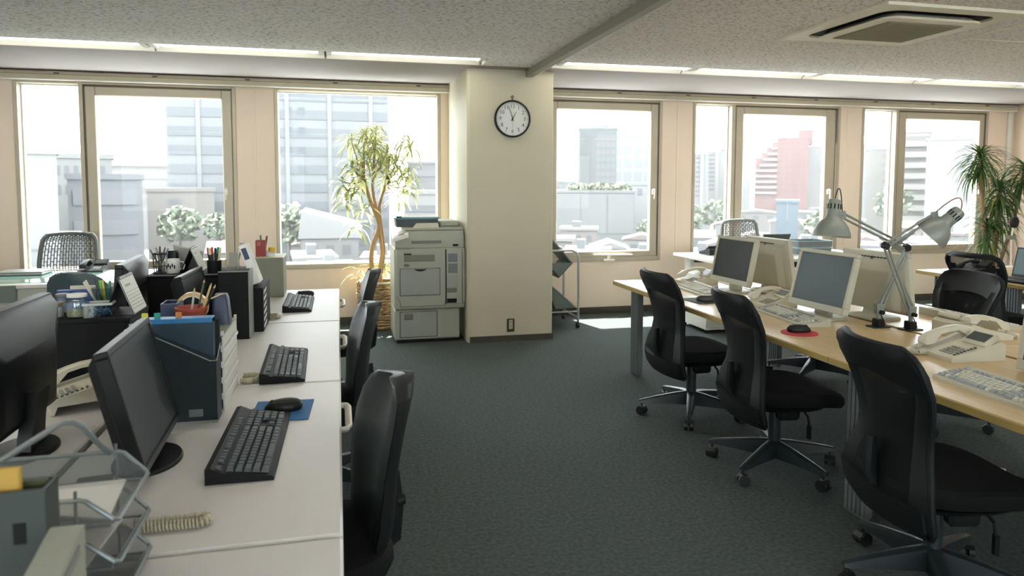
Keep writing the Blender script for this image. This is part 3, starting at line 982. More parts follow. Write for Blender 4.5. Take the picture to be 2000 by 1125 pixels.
# ------------------------------------------------------------------ chairs
m_ch = mat('chair_plastic', (21, 25, 26), .58, var=.06, scale=25, spec=.25)
m_chb = mat('chair_base_plastic', (36, 44, 48), .38, var=.05, scale=25)
m_fab = mat('chair_fabric', (19, 22, 22), .85, var=.12, scale=60, bump=.3, bscale=500, spec=.2)
m_net = mat('chair_mesh', (20, 23, 24), .8, var=.1, scale=90, alpha=.955, spec=.15)
m_net2 = mat('chair_mesh_open', (22, 25, 25), .8, var=.1, scale=90, alpha=.72, spec=.15)
m_vinyl = mat('chair_vinyl', (40, 48, 51), .42, var=.05, scale=10, bump=.04, bscale=200, spec=.45)
m_vinyl2 = mat('chair_band', (19, 23, 25), .55, var=.05, scale=10, bump=.03, bscale=200, spec=.28)
m_chrome = mat('chrome', (170, 174, 176), .2, metal=1., var=.02)
m_cast = mat('caster_rubber', (26, 29, 30), .5, var=.06)
def star_base(t, phase=18., hub_z=.095, r=.31, col=None):
    """five legged base with twin wheel castors, gas column"""
    put('gas_lift', M().cyl((0, 0, .20), (0, 0, .40), .014, n=12), m_chrome, t)
    put('column', M().lathe([(.03, .075), (.032, .10), (.028, .30), (.026, .31)], 14), col or m_chb, t)
    for k in range(5):
        a = R(phase + 72 * k)
        mx = Matrix.Rotation(a, 4, 'Z')
        l = M(mx)
        secs = []
        for (x, zt, zb, hw) in ((.022, .150, .066, .030), (.10, .140, .070, .027), (.22, .118, .076, .022), (r - .005, .100, .076, .018), (r + .014, .094, .078, .014)):
            secs.append([(x, -hw, zb), (x, hw, zb), (x, hw * .8, zt - .006), (x, hw * .35, zt), (x, -hw * .35, zt), (x, -hw * .8, zt - .006)])
        l.loft(secs)
        leg = put('leg', l, col or m_chb, t)
        c = M(mx @ T(r, 0, 0, R(35 + 50 * k)))
        for s in (-1, 1):
            c.cyl((0, s * .007, .027), (0, s * .026, .027), .027, n=14)
        c.cyl((0, 0, .027), (0, 0, .085), .007, n=8)
        c.prism([(.0, .026), (.03, .026), (.029, .038), (.014, .054), (-.01, .056), (-.022, .046)], .04, Matrix(((1, 0, 0, 0), (0, 0, 1, -.02), (0, 1, 0, 0), (0, 0, 0, 1))))
        put('caster', c, m_cast, leg)
def superel(w, d, z, p=3.2, n=28, dy=0., dz=None):
    out = []
    for i in range(n):
        a = 2 * PI * i / n
        c, s = math.cos(a), math.sin(a)
        x = w / 2 * math.copysign(abs(c) ** (2 / p), c)
        y = d / 2 * math.copysign(abs(s) ** (2 / p), s) + dy
        out.append((x, y, z + (dz(x, y) if dz else 0)))
    return out
def seat_cushion(z=.44, w=.49, d=.47, dy=.0):
    dip = lambda x, y: -.012 * (1 - (x / (w / 2)) ** 2) - (.035 * max(0, (y - dy) / (d / 2)) ** 3) + .012 * max(0, -(y - dy) / (d / 2)) ** 2
    m_ = M()
    m_.loft([superel(w * .80, d * .80, z - .07, dy=dy, dz=dip), superel(w * .95, d * .95, z - .066, dy=dy, dz=dip), superel(w, d, z - .04, dy=dy, dz=dip),
             superel(w * .985, d * .985, z - .015, dy=dy, dz=dip), superel(w * .93, d * .93, z - .003, dy=dy, dz=dip), superel(w * .6, d * .6, z, dy=dy, dz=dip)])
    return m_
def lever(t, z=.36, x=.16, y=.06):
    l = M()
    l.tube([(x - .1, y, z), (x, y, z - .005), (x + .045, y + .005, z - .03), (x + .05, y + .01, z - .075)], .0055, 6)
    lv = put('lever', l, m_ch, t)
    p = M()
    p.loft([[(x + .05 + a * .016, y + .01 + b * .008, z + zz) for a, b in ((-.5, -1), (.5, -1), (1, 0), (.5, 1), (-.5, 1), (-1, 0))] for zz in (-.07, -.10, -.135)])
    put('paddle', p, m_ch, lv)

def mesh_chair(label, loc, rz, phase, net=None, open_top=False, group='black mesh task chairs at the maple desks'):
    """high mesh back with hourglass frame; faces local +Y"""
    t = thing('task_chair', label, 'chair', loc, rz, group)
    star_base(t, phase)
    put('seat', seat_cushion(.45, .50, .53, .035), m_fab, t)
    mech = M()
    mech.box((0, -.01, .372), (.16, .22, .03), .008)
    mech.box((0, -.02, .355), (.09, .12, .03), .006)
    mech.cyl((0, 0, .33), (0, 0, .37), .03, n=12)
    put('tilt_mechanism', mech, m_ch, t)
    put('armrest_housing', M().box((.17, -.02, .345), (.05, .11, .075), .012, (0, R(8), 0)), m_ch, t)
    lever(t)
    # back profile: height, half width, y of the middle
    prof = [(.29, .225, -.215), (.32, .255, -.232), (.39, .258, -.246), (.46, .236, -.236), (.52, .208, -.222), (.58, .196, -.216), (.64, .204, -.222), (.70, .222, -.232), (.76, .238, -.248), (.82, .246, -.268), (.855, .242, -.281), (.885, .222, -.293), (.905, .17, -.302)]
    def P(u, k, off=0.):
        z, hw, y = prof[k]
        bow = .055 if z < .8 else .045
        return Vector((u * hw, y + bow * u * u + off, z))
    us = [-1 + 2 * i / 10 for i in range(11)]
    put('mesh_panel', M().sheet([[P(u * .93, k, .012) for u in us] for k in range(1, len(prof) - (1 if open_top else 2))]), net or m_net, t)
    out = [P(-1, k) for k in range(len(prof))] + [P(u, len(prof) - 1) for u in us[1:-1]] + [P(1, k) for k in range(len(prof) - 1, -1, -1)] + [P(u, 0) for u in us[-2:0:-1]]
    put('back_frame', M().tube(out, .02 if open_top else .0125, 8, True), m_ch, t)
    # smooth band along the top
    b = []
    for k, dz in (((11, -.004), (12, .006)) if open_top else ((8, .035), (9, .012), (10, 0), (11, 0), (12, .006))):
        b.append([P(u, k, -.017) + Vector((0, 0, dz * (1 - u * u) if k == 8 else dz)) for u in us])
    put('top_band', M().sheet(b, .032), m_vinyl2, t)
    # side bolsters that swell towards the seat
    for s in (-1, 1):
        bl = []
        for k in range(0, 10):
            wdt = [.13, .135, .12, .10, .08, .066, .058, .054, .05, .046][k]
            bl.append([P(s, k, -.014) , P(s * .985, k, -.02) - Vector((s * wdt * .5, 0, 0)), P(s * .97, k, -.012) - Vector((s * wdt, 0, 0))])
        put('bolster', M().sheet(bl, .03), m_ch, t)
    lp = [[P(u * .96, k, -.022) for u in us] for k in range(0, 3)]
    put('lower_shell', M().sheet(lp, .03), m_ch, t)
    put('lumbar_pad', M().sheet([[P(u * .6, k, .016) for u in us] for k in (4, 5, 6)], .016), m_fab, t)
    sp = M()
    sp.tube([(0, -.05, .365), (0, -.16, .355), (0, -.215, .375), (0, -.245, .44), (0, -.24, .56)], [.022, .024, .024, .02, .015], 8, sq=1.5)
    put('spine', sp, m_ch, t)
    # seat carrier between shell and cushion
    put('seat_pan', M().loft([superel(.40, .40, .352), superel(.46, .44, .375)]), m_ch, t)
    return t
c1 = mesh_chair('black mesh chair farthest down the aisle, at the end of the maple desk', (2.14, 4.01, 0), R(-90 - 1), 24 + 90 + 1)
c2 = mesh_chair('black mesh chair in the middle of the three along the aisle', (2.14, 3.13, 0), R(-90 - 8), 66 + 90 + 8)
c3 = mesh_chair('black mesh chair nearest the camera at lower right', (2.06, 2.05, 0), R(-90 - 10), 24 + 90 + 10)
mesh_chair('black mesh chair tucked in behind the screens turned away, its base seen under the desk', (3.46, 4.60, 0), R(90 - 5), -10)
mesh_chair('wide black mesh chair back behind the second white phone', (3.50, 3.55, 0), R(90 - 6), 0)
mesh_chair('black mesh chair in front of the dark phone, with the see through back', (5.02, 4.50, 0), R(-90), 20, m_net2, True)

def pad_chair(label, loc, rz, phase, seat_z=.44, back_col=None, group='black padded chairs at the grey desks'):
    """padded oval back; faces local +Y"""
    t = thing('office_chair', label, 'chair', loc, rz, group)
    star_base(t, phase)
    put('seat', seat_cushion(seat_z), m_fab, t)
    put('tilt_mechanism', M().box((0, -.02, seat_z - .085), (.2, .26, .035), .01), m_ch, t)
    lever(t, seat_z - .08)
    prof = [(.40, .13, -.205), (.44, .165, -.212), (.50, .190, -.218), (.58, .208, -.222), (.66, .216, -.23), (.74, .215, -.245), (.80, .20, -.262), (.845, .165, -.278), (.872, .11, -.288), (.884, .045, -.292)]
    us = [-1 + 2 * i / 12 for i in range(13)]
    def P(u, k, off=0., sc=1.):
        z, hw, y = prof[k]
        return Vector((u * hw * sc, y + .05 * u * u + off, z + (seat_z - .44)))
    def pad(off0, off1, sc):
        secs = []
        for k in range(len(prof)):
            ring_ = [P(u, k, off0 * (1 - abs(u) ** 5), sc) for u in us] + [P(u, k, -off1 * (1 - abs(u) ** 5), sc) for u in us[::-1]]
            secs.append(ring_)
        return M().loft(secs)
    put('back_cushion', pad(.034, .002, 1.0), back_col or m_vinyl, t)
    put('back_shell', pad(-.004, .03, 1.03), back_col or m_ch, t)
    b = M()
    b.tube([(0, -.06, seat_z - .085), (0, -.2, seat_z - .085), (0, -.25, seat_z - .05), (0, -.262, seat_z + .04), (0, -.258, seat_z + .15)], [.022, .024, .022, .018, .012], 8, sq=1.7)
    put('spine', b, m_ch, t)
    put('height_knob', M().cyl((0, -.265, seat_z + .06), (0, -.29, seat_z + .06), .02, .016, 12), m_ch, t)
    put('seat_pan', M().loft([superel(.38, .38, seat_z - .085), superel(.46, .44, seat_z - .06)]), m_ch, t)
    return t
pad_chair('black padded chair nearest the camera beside the front grey desk', (-.105, 2.04, 0), R(90 + 10), 8)
pad_chair('black padded chair in the middle, beside the middle keyboard', (-.125, 3.38, 0), R(90 + 5), 20)
pad_chair('black padded chair farthest away, in front of the basket plant', (-.05, 4.72, 0), R(90 + 0), -8)
pad_chair('blue grey padded chair back seen behind the jars on the left', (-1.42, 4.86, 0), R(-90 + 68), 10, .48, mat('chair_blue_grey', (70, 86, 92), .55, var=.04))

def net_chair(label, loc, rz, top=.98):
    """grey framed back with a woven lattice; faces local +Y"""
    t = thing('lattice_chair', label, 'chair', loc, rz, 'grey lattice backed chairs by the windows')
    mgr = mat('lattice_frame_grey', (92, 98, 94), .5, var=.04)
    star_base(t, 18, col=mgr)
    put('seat', seat_cushion(.45), mat('seat_grey', (70, 76, 76), .85, var=.08, scale=50), t)
    put('tilt_mechanism', M().box((0, -.02, .36), (.2, .24, .035), .01), mgr, t)
    prof = [(.50, .17, -.215), (.56, .22, -.22), (.64, .246, -.228), (.74, .246, -.24), (.84, .238, -.255), (.92, .228, -.27), (top - .03, .218, -.28), (top, .19, -.285)]
    def P(u, k):
        z, hw, y = prof[k]
        return Vector((u * hw, y + .05 * u * u, z + (.012 * (1 - u * u) if k == len(prof) - 1 else 0)))
    us = [-1 + 2 * i / 10 for i in range(11)]
    out = [P(-1, k) for k in range(len(prof))] + [P(u, len(prof) - 1) for u in us[1:-1]] + [P(1, k) for k in range(len(prof) - 1, -1, -1)] + [P(u, 0) for u in us[-2:0:-1]]
    put('back_frame', M().tube(out, .02, 8, True), mgr, t)
    def at(u, v):
        x = v * (len(prof) - 1)
        k = min(int(x), len(prof) - 2)
        return P(u, k).lerp(P(u, k + 1), x - k)
    lt = M()
    nv, nu = 24, 20
    for i in range(nu + 1):
        u = -.97 + 1.94 * i / nu
        lt.tube([at(u, v / 8) for v in range(9)], .0042, 4)
    for j in range(1, nv):
        for i in range(nu):
            if (i + j) % 2 == 0:
                a, b = -.97 + 1.94 * i / nu, -.97 + 1.94 * (i + 1) / nu
                lt.tube([at(a, j / nv), at(b, j / nv)], .006, 4)
    put('lattice', lt, mat('lattice_grey', (66, 70, 70), .5, var=.04), t)['kind'] = 'stuff'
    put('spine', M().tube([(0, -.06, .35), (0, -.22, .35), (0, -.27, .42), (0, -.25, .55)], .022, 8), mgr, t)
    return t
net_chair('grey lattice chair behind the glass topped desk at the left window', (-2.40, 6.98, 0), R(180 - 8), .975)
net_chair('grey lattice chair behind the white desk between the fourth window panes', (4.40, 6.95, 0), R(180 + 4), 1.03)
# ------------------------------------------------------------------ keyboards, mice, screens, phones, lamps
m_key = mat('key_black', (58, 66, 69), .5, var=.04)
m_kbd = mat('keyboard_black', (13, 15, 16), .6, var=.05, spec=.25)
m_beige = mat('beige_plastic', (186, 184, 166), .45, var=.02)
m_beige2 = mat('beige_key', (198, 198, 184), .5, var=.02)
m_beige3 = mat('beige_grey_key', (150, 156, 156), .5, var=.02)
m_phone = mat('phone_ivory', (204, 200, 182), .42, var=.02)
m_scr = mat('screen_off', (34, 40, 41), .42, var=.02, spec=.3)
m_scr2 = mat('screen_off_blue', (70, 84, 92), .42, var=.02, spec=.3)
m_lcd = mat('phone_lcd', (70, 80, 80), .3, var=.02)
KEYS = []
def _row(x, y, ws, pitch=.019):
    for w in ws:
        if w > 0:
            KEYS.append((x + w * pitch / 2, y, w))
        x += abs(w) * pitch
    return x
_y = [.056, .030, .010, -.009, -.028, -.047]
_row(-.215, _y[0], [1, -1, 1, 1, 1, 1, -.5, 1, 1, 1, 1, -.5, 1, 1, 1, 1, -.25, 1, 1, 1])
_row(-.215, _y[1], [1] * 13 + [2, -.25, 1, 1, 1, -.25, 1, 1, 1, 1])
_row(-.215, _y[2], [1.5] + [1] * 12 + [1.5, -.25, 1, 1, 1, -.25, 1, 1, 1])
_row(-.215, _y[3], [1.75] + [1] * 11 + [2.25, -.25, -3, -.25, 1, 1, 1])
_row(-.215, _y[4], [2.25] + [1] * 10 + [2.75, -.25, -1, 1, -1, -.25, 1, 1, 1])
_row(-.215, _y[5], [1.5, 1, 1.25, 5, 1.25, 1, 1.25, 1.25, 1.5, -.25, 1, 1, 1, -.25, 2, 1])
def key_mesh(w):
    wd = w * .019 * 1.06 - .0035
    m_ = M()
    m_.loft([[(-wd / 2, -.0085, 0), (wd / 2, -.0085, 0), (wd / 2, .0085, 0), (-wd / 2, .0085, 0)],
             [(-wd / 2 + .002, -.006, .008), (wd / 2 - .002, -.006, .008), (wd / 2 - .002, .0065, .008), (-wd / 2 + .002, .0065, .008)]])
    return m_
KM = {}
def keyboard(name, label, loc, rz, body, key, key2=None, each=True, group=None, sc=1.08):
    """full size keyboard, front towards local -Y"""
    t = thing(name, label, 'keyboard', loc, rz, group)
    t.scale = (sc, sc, sc)
    b = M()
    pr = [(-.068, .0), (.082, .0), (.082, .036), (.070, .038), (.044, .0255), (-.061, .0125), (-.067, .009)]
    b.prism(pr, .475, Matrix(((0, 0, 1, -.2375), (1, 0, 0, 0), (0, 1, 0, 0), (0, 0, 0, 1))))
    put('case', b, body, t)
    bs = M()
    for i, (x, y, w) in enumerate(KEYS):
        z = .014 + (y + .055) * .115 + .0005
        if each:
            if w not in KM:
                KM[w] = key_mesh(w).mesh('key')
            k2 = key2 and (abs(x) > .2 or y > .05 or w > 1.2)
            me = KM[w]
            kk = (w, (key2 if k2 else key).name)
            if kk not in KM:
                KM[kk] = KM[w].copy()
                KM[kk].materials.clear()
                KM[kk].materials.append(key2 if k2 else key)
            put('key', KM[kk], None, t, loc=(x * 1.06, y, z), rot=(R(6.5), 0, 0))
        else:
            km_ = key_mesh(w)
            bs.add(km_.v, km_.f, T(x * 1.06, y, z, 0, R(6.5)))
    if not each:
        put('keys', bs, key, t)['kind'] = 'stuff'
    return t
BK = 'black keyboards on the grey desks'
keyboard('keyboard', 'black keyboard nearest the camera, in front of the blue mouse pad', (-.235, 2.085, DH), R(90 - 1), m_kbd, m_key, None, True, BK)
keyboard('keyboard', 'black keyboard in the middle, beyond the blue mouse pad', (-.208, 2.985, DH), R(90 + 1), m_kbd, m_key, None, True, BK)
keyboard('keyboard', 'black keyboard farthest away, with a mouse behind it', (-.232, 4.50, DH), R(90), m_kbd, m_key, None, False, BK)
IK = 'ivory keyboards on the maple desks'
keyboard('keyboard', 'ivory keyboard at the right edge in front of the white phone', (2.275, 1.985, DH), R(-90 - 4), m_beige, m_beige2, m_beige3, True, IK)
keyboard('keyboard', 'ivory keyboard under the blue grey screen', (2.43, 3.45, DH), R(-90 - 5), m_beige, m_beige2, m_beige3, True, IK)
keyboard('keyboard', 'ivory keyboard under the farther dark screen', (2.425, 4.46, DH), R(-90 - 4), m_beige, m_beige2, None, False, IK)
keyboard('keyboard', 'ivory keyboard lying behind the second white phone', (3.35, 3.16, DH), R(90), m_beige, m_beige2, None, False, IK)

def mouse(label, loc, rz, m_=None):
    """front towards local +Y"""
    t = thing('mouse', label, 'mouse', loc, rz)
    secs = []
    for (z, sx, sy) in ((.0, .92, .96), (.006, 1, 1), (.016, .98, .98), (.026, .86, .86), (.033, .62, .64), (.037, .28, .32)):
        secs.append([(.034 * sx * math.cos(a) * (1 - .12 * math.sin(a)), .060 * sy * math.sin(a) - .010 * z / .037, z) for a in [2 * PI * i / 24 for i in range(24)]])
    put('body', M().loft(secs), m_ or m_dark, t)
    put('wheel', M().cyl((-.0035, .032, .026), (.0035, .032, .026), .0095, n=12), m_cast, t)
    put('button_seam', M().tube([(0, .055, .013), (0, .045, .0225), (0, .02, .0325)], .0011, 4), m_dark2, t)
    return t
mp = thing('mouse_pad', 'blue rectangular mouse pad beside the nearest black keyboard', 'mouse pad', (-.187, 2.392, DH), R(-3))
put('pad', M().b2(-.092, .092, -.105, .105, 0, .004, .001), mat('pad_blue', (30, 96, 146), .7, var=.04, scale=60, bump=.1, bscale=600), mp)
mouse('black mouse on the blue rectangular mouse pad', (-.185, 2.392, DH + .004), R(90 + 4))
mouse('black mouse behind the farthest black keyboard', (-.225, 4.86, DH), R(90))
mp = thing('mouse_pad', 'dark rectangular mouse pad at the front edge of the maple desk', 'mouse pad', (2.28, 4.10, DH), R(5))
put('pad', M().b2(-.12, .12, -.11, .11, 0, .004, .001), mat('pad_dark', (52, 60, 66), .75, var=.05), mp)
mouse('black mouse on the dark rectangular pad', (2.265, 4.07, DH + .004), R(-90 - 20), mat('mouse_grey', (52, 52, 50), .35, var=.03))
mp = thing('mouse_pad', 'round red mouse pad on the maple desk', 'mouse pad', (2.235, 3.085, DH))
put('pad', M().cyl((0, 0, 0), (0, 0, .004), .088, n=40), mat('pad_red', (176, 52, 62), .7, var=.05), mp)
mouse('black mouse on the round red pad', (2.245, 3.10, DH + .004), R(-90 - 12))

def screen(name, label, loc, rz, w, h, tilt, zb, case, glass, kind='beige', group=None, bez=.028, base=True):
    """flat monitor; front faces local -Y; zb: height of the panel's lower edge above the desk"""
    t = thing(name, label, 'monitor', loc, rz, group)
    mx = T(0, 0, zb) @ Matrix.Rotation(-tilt, 4, 'X')
    d = .034
    b = M(mx)
    bl = bez * (1.7 if kind == 'beige' else 1.2)
    for (x0, x1, z0, z1) in ((-w / 2, w / 2, 0, bl), (-w / 2, w / 2, h - bez, h), (-w / 2, -w / 2 + bez, bl, h - bez), (w / 2 - bez, w / 2, bl, h - bez)):
        b.b2(x0, x1, 0, d, z0, z1, .003)
    b.b2(-w / 2 + .004, w / 2 - .004, .012, d, .004, h - .004)
    put('bezel', b, case, t)
    put('screen', M(mx).b2(-w / 2 + bez - .001, w / 2 - bez + .001, .005, .012, bl - .001, h - bez + .001), glass, t)
    bk = M(mx)
    def rr_(sx, sz, y, dz=0):
        return [(x, y, z + h / 2 + dz) for x, z in rrect(w * sx, h * sz, .012, 3)][::-1]
    if kind == 'beige':
        bk.loft([rr_(.985, .98, d), rr_(.93, .86, d + .014, -.012), rr_(.80, .80, d + .02, -.02), rr_(.68, .66, d + .052, -.03), rr_(.62, .60, d + .056, -.035)])
    else:
        bk.loft([rr_(.98, .98, d), rr_(.95, .9, d + .02, -.01), rr_(.78, .62, d + .028, -.04), rr_(.72, .55, d + .036, -.04)])
    bo = put('back_cover', bk, case, t)
    v = M(mx)
    for k in range(9):
        v.box(((k - 4) * w * .05, d + .015, h * .92), (w * .03, .004, .006))
    put('vents', v, m_dark2, bo)['kind'] = 'stuff'
    if kind == 'beige':
        put('emblem', M(mx).cyl((0, d + .0, h * .90), (0, d + .016, h * .90), .011, n=16), m_legm, bo)
    if base:
        nk = M()
        nk.loft([[(-.045 * s, .05 + .05 * 0 + yy, z), (.045 * s, .05 + yy, z), (.045 * s, .085 + yy, z), (-.045 * s, .085 + yy, z)] for (s, yy, z) in ((1.25, .0, .012), (1.05, .0, .05), (.9, .006, zb + .02), (.9, .02, zb + h * .3))])
        put('neck', nk, case, t)
        bs = M()
        if kind == 'beige':
            bs.loft([[(x, y + .055, z) for x, y in rrect(.235 * s, .20 * s, .05 * s, 5)] for s, z in ((1, 0), (1, .008), (.94, .016), (.55, .022))])
        else:
            bs.loft([[(.118 * s * math.cos(a), .085 * s * math.sin(a) + .045, z) for a in [2 * PI * i / 36 for i in range(36)]] for s, z in ((1, 0), (1, .006), (.96, .011), (.4, .018))])
        put('base', bs, case, t)
    return t
BM = 'black flat monitors on the grey desks'
screen('monitor', 'black monitor with its dark screen facing the aisle, left of the blue file box', (-.458, 2.035, DH), R(92), .45, .315, R(14), .045, m_dark, m_scr, 'black', BM, .016)
screen('monitor', 'black monitor cut by the left edge, seen from behind', (-.90, 2.185, DH), R(-90), .47, .335, R(3), .075, m_dark, m_scr, 'black', BM, .018)
screen('monitor', 'smaller looking black monitor seen from behind, left of the black box with the pen cup', (-1.015, 3.76, DH), R(-90 + 3), .50, .33, R(4), .045, m_dark, m_scr, 'black', BM, .018)
screen('monitor', 'black monitor half hidden behind the roll of tape and the black file box', (-.60, 3.56, DH), R(88), .42, .32, R(12), .02, m_dark, m_scr, 'black', BM, .018)
IM = 'ivory monitors on the maple desks'
screen('monitor', 'ivory monitor with a black screen, farther of the two facing the aisle', (2.604, 4.397, DH), R(-87), .45, .325, R(11.3), .062, m_beige, m_scr, 'beige', IM, .022)
screen('monitor', 'ivory monitor with a blue grey screen, nearer of the two facing the aisle', (2.575, 3.435, DH), R(-87), .45, .335, R(14), .05, m_beige, m_scr2, 'beige', IM, .022)
screen('monitor', 'ivory monitor cut by the right edge behind the nearest ivory keyboard', (2.62, 2.035, DH), R(-90), .43, .345, R(8), .012, m_beige, m_scr, 'beige', IM, .024, True)
screen('monitor', 'ivory monitor turned away, right behind the black screened one', (2.965, 4.365, DH), R(93), .45, .345, R(10), .038, m_beige, m_scr, 'beige', IM, .022)
screen('monitor', 'ivory monitor turned away, behind the two crossed lamps', (2.972, 3.375, DH), R(95.5), .45, .335, R(7.4), .044, m_beige, m_scr, 'beige', IM, .022)

def coil(mm, pts, r=.0085, n=26, tw=.0022):
    """coiled cord along a polyline"""
    P = [Vector(p) for p in pts]
    seg = [(P[i + 1] - P[i]).length for i in range(len(P) - 1)]
    tot = sum(seg)
    out = []
    st = int(n * 8)
    for k in range(st + 1):
        s_ = tot * k / st
        i = 0
        while i < len(seg) - 1 and s_ > seg[i]:
            s_ -= seg[i]
            i += 1
        p = P[i].lerp(P[i + 1], s_ / seg[i])
        tg = (P[i + 1] - P[i]).normalized()
        x = tg.orthogonal().normalized()
        x = Vector((0, 0, 1)).cross(tg).normalized()
        y = tg.cross(x)
        a = 2 * PI * k / 8
        out.append(p + x * math.cos(a) * r + y * math.sin(a) * r)
    return mm.tube(out, tw, 5)
def phone(label, loc, rz, cord=True, screen_up=True, m_=None, group='office telephones', sc=1.0):
    """desk phone; front towards local -Y, handset on the left (-X)"""
    m_ = m_ or m_phone
    t = thing('telephone', label, 'telephone', loc, rz, group)
    t.scale = (sc, sc, sc)
    b = M()
    pr = [(-.115, .0), (.115, .0), (.115, .062), (.095, .074), (.02, .05), (-.105, .022), (-.115, .016)]
    b.prism(pr, .20, Matrix(((0, 0, 1, -.10), (1, 0, 0, 0), (0, 1, 0, 0), (0, 0, 0, 1))))
    put('base', b, m_, t)
    f = lambda y: .022 + (y + .105) * (.052 / .2)
    sl = math.atan2(.052, .2)
    if screen_up:
        s = put('display_hood', M(T(.042, .065, .062, 0, R(32))).box((0, 0, .012), (.112, .075, .022), .005), m_, t)
        put('display', M(T(.042, .065, .062, 0, R(32))).box((0, 0, .0235), (.088, .046, .002)), m_lcd, s)
    mk = mat('phone_key', (150, 150, 140), .5, var=.02)
    me = M().box((0, 0, .002), (.0155, .0115, .005), .0012).mesh('key')
    me.materials.append(mk)
    for i in range(3):
        for j in range(4):
            y = -.088 + j * .0175
            put('key', me, None, t, loc=(.018 + i * .021, y, f(y)), rot=(sl, 0, 0))
    me2 = M().box((0, 0, .0015), (.011, .008, .004), .001).mesh('key')
    me2.materials.append(m_lcd)
    for j in range(7):
        y = -.09 + j * .0145
        put('key', me2, None, t, loc=(.084, y, f(y)), rot=(sl, 0, 0))
    h = M()
    ys = [-.112, -.105, -.088, -.07, -.04, 0, .04, .07, .088, .1, .105]
    secs = []
    for k, y in enumerate(ys):
        u = (y + .003) / .108
        zt = .082 + .022 * (1 - u * u) + u * .018
        zb = (zt - .018) if abs(u) < .55 else (.036 + (y + .11) * .2)
        hw = .020 if abs(u) < .55 else .0245
        if k in (0, len(ys) - 1):
            hw *= .75
            zt -= .008
            zb += .006
        secs.append([(-.062 - hw, y, zb), (-.062 + hw, y, zb), (-.062 + hw, y, zt - .006), (-.062 + hw * .5, y, zt), (-.062 - hw * .5, y, zt), (-.062 - hw, y, zt - .006)])
    h.loft(secs)
    put('handset', h, m_, t)
    if cord:
        put('cord', coil(M(), [(-.075, -.10, .03), (-.09, -.135, .012), (-.07, -.165, .012), (-.03, -.15, .012), (-.03, -.118, .014)]), m_, t)
    return t
PG = 'ivory telephones on the desks'
phone('ivory phone with a raised grey display at the front of the maple desk', (2.615, 2.515, DH), R(-90 - 4), True, True, None, PG, 1.12)
phone('ivory phone facing away, just behind the one with the raised grey display', (3.02, 2.83, DH), R(90), True, True, None, PG, 1.12)
phone('ivory phone between the aisle keyboard and the blue grey screen', (2.59, 3.86, DH), R(-90), False, True, None, PG, 1.0)
phone('ivory phone at the window end of the maple desk', (2.62, 4.86, DH), R(-90), False, True, None, PG, 1.05)
lp_ = phone('ivory phone on the left desks, raised on a foot, seen from behind', (-.838, 2.625, DH + .0285), R(-64), False, False, None, PG, .98)
put('foot', M().box((0, .06, -.0145), (.03, .025, .029), .002).add([(-.095, -.11, 0), (.095, -.11, 0), (.095, -.09, 0), (-.095, -.09, 0), (-.095, -.11, -.028), (.095, -.11, -.028), (.095, -.10, -.028), (-.095, -.10, -.028)], [(0, 1, 2, 3), (7, 6, 5, 4), (0, 4, 5, 1), (1, 5, 6, 2), (2, 6, 7, 3), (3, 7, 4, 0)]), m_phone, lp_)
phone('black phone on the glass topped desk at the left window', (-2.0, 6.62, DH + .0), R(0), False, True, m_dark, 'black telephones', .95)
phone('dark phone on the maple desk behind the see through chair back', (5.22, 4.90, DH), R(-90), False, True, m_dark, 'black telephones', 1.0)
phone('black phone on the white window desk beside the trays', (3.88, 6.86, DH), R(180), False, True, m_dark, 'black telephones', 1.0)
# coiled cords that trail over the grey desks from phones out of sight
m_cord = mat('cord_ivory', (176, 170, 146), .5, var=.03)
coil_r = .0088
def loop_cord(label, p, group=None):
    t = thing('phone_cord', label, 'cord', p[0])
    o = Vector(p[0])
    pts = [Vector(q) - o for q in p]
    put('coil', coil(M(), pts, coil_r, 44, .0028), m_cord, t)
    return t
def arc(x0, x1, y, dy, z=DH + .0118):
    """a hairpin loop reaching to x1"""
    out = [(x0, y - dy, z), (x0 + (x1 - x0) * .6, y - dy, z)]
    for k in range(7):
        a = -PI / 2 + PI * k / 6
        out.append((x1 - dy + dy * math.cos(a), y + dy * math.sin(a), z))
    out += [(x0 + (x1 - x0) * .6, y + dy, z), (x0, y + dy, z)]
    return out
loop_cord('coiled ivory phone cord on the desk beside the wire letter tray', arc(-.44, -.285, 1.618, .015))
loop_cord('coiled ivory phone cord beside the white paper trays', arc(-.36, -.295, 2.79, .04))
loop_cord('coiled ivory phone cord farthest away, below the grey green cabinet', arc(-.44, -.325, 4.09, .035))

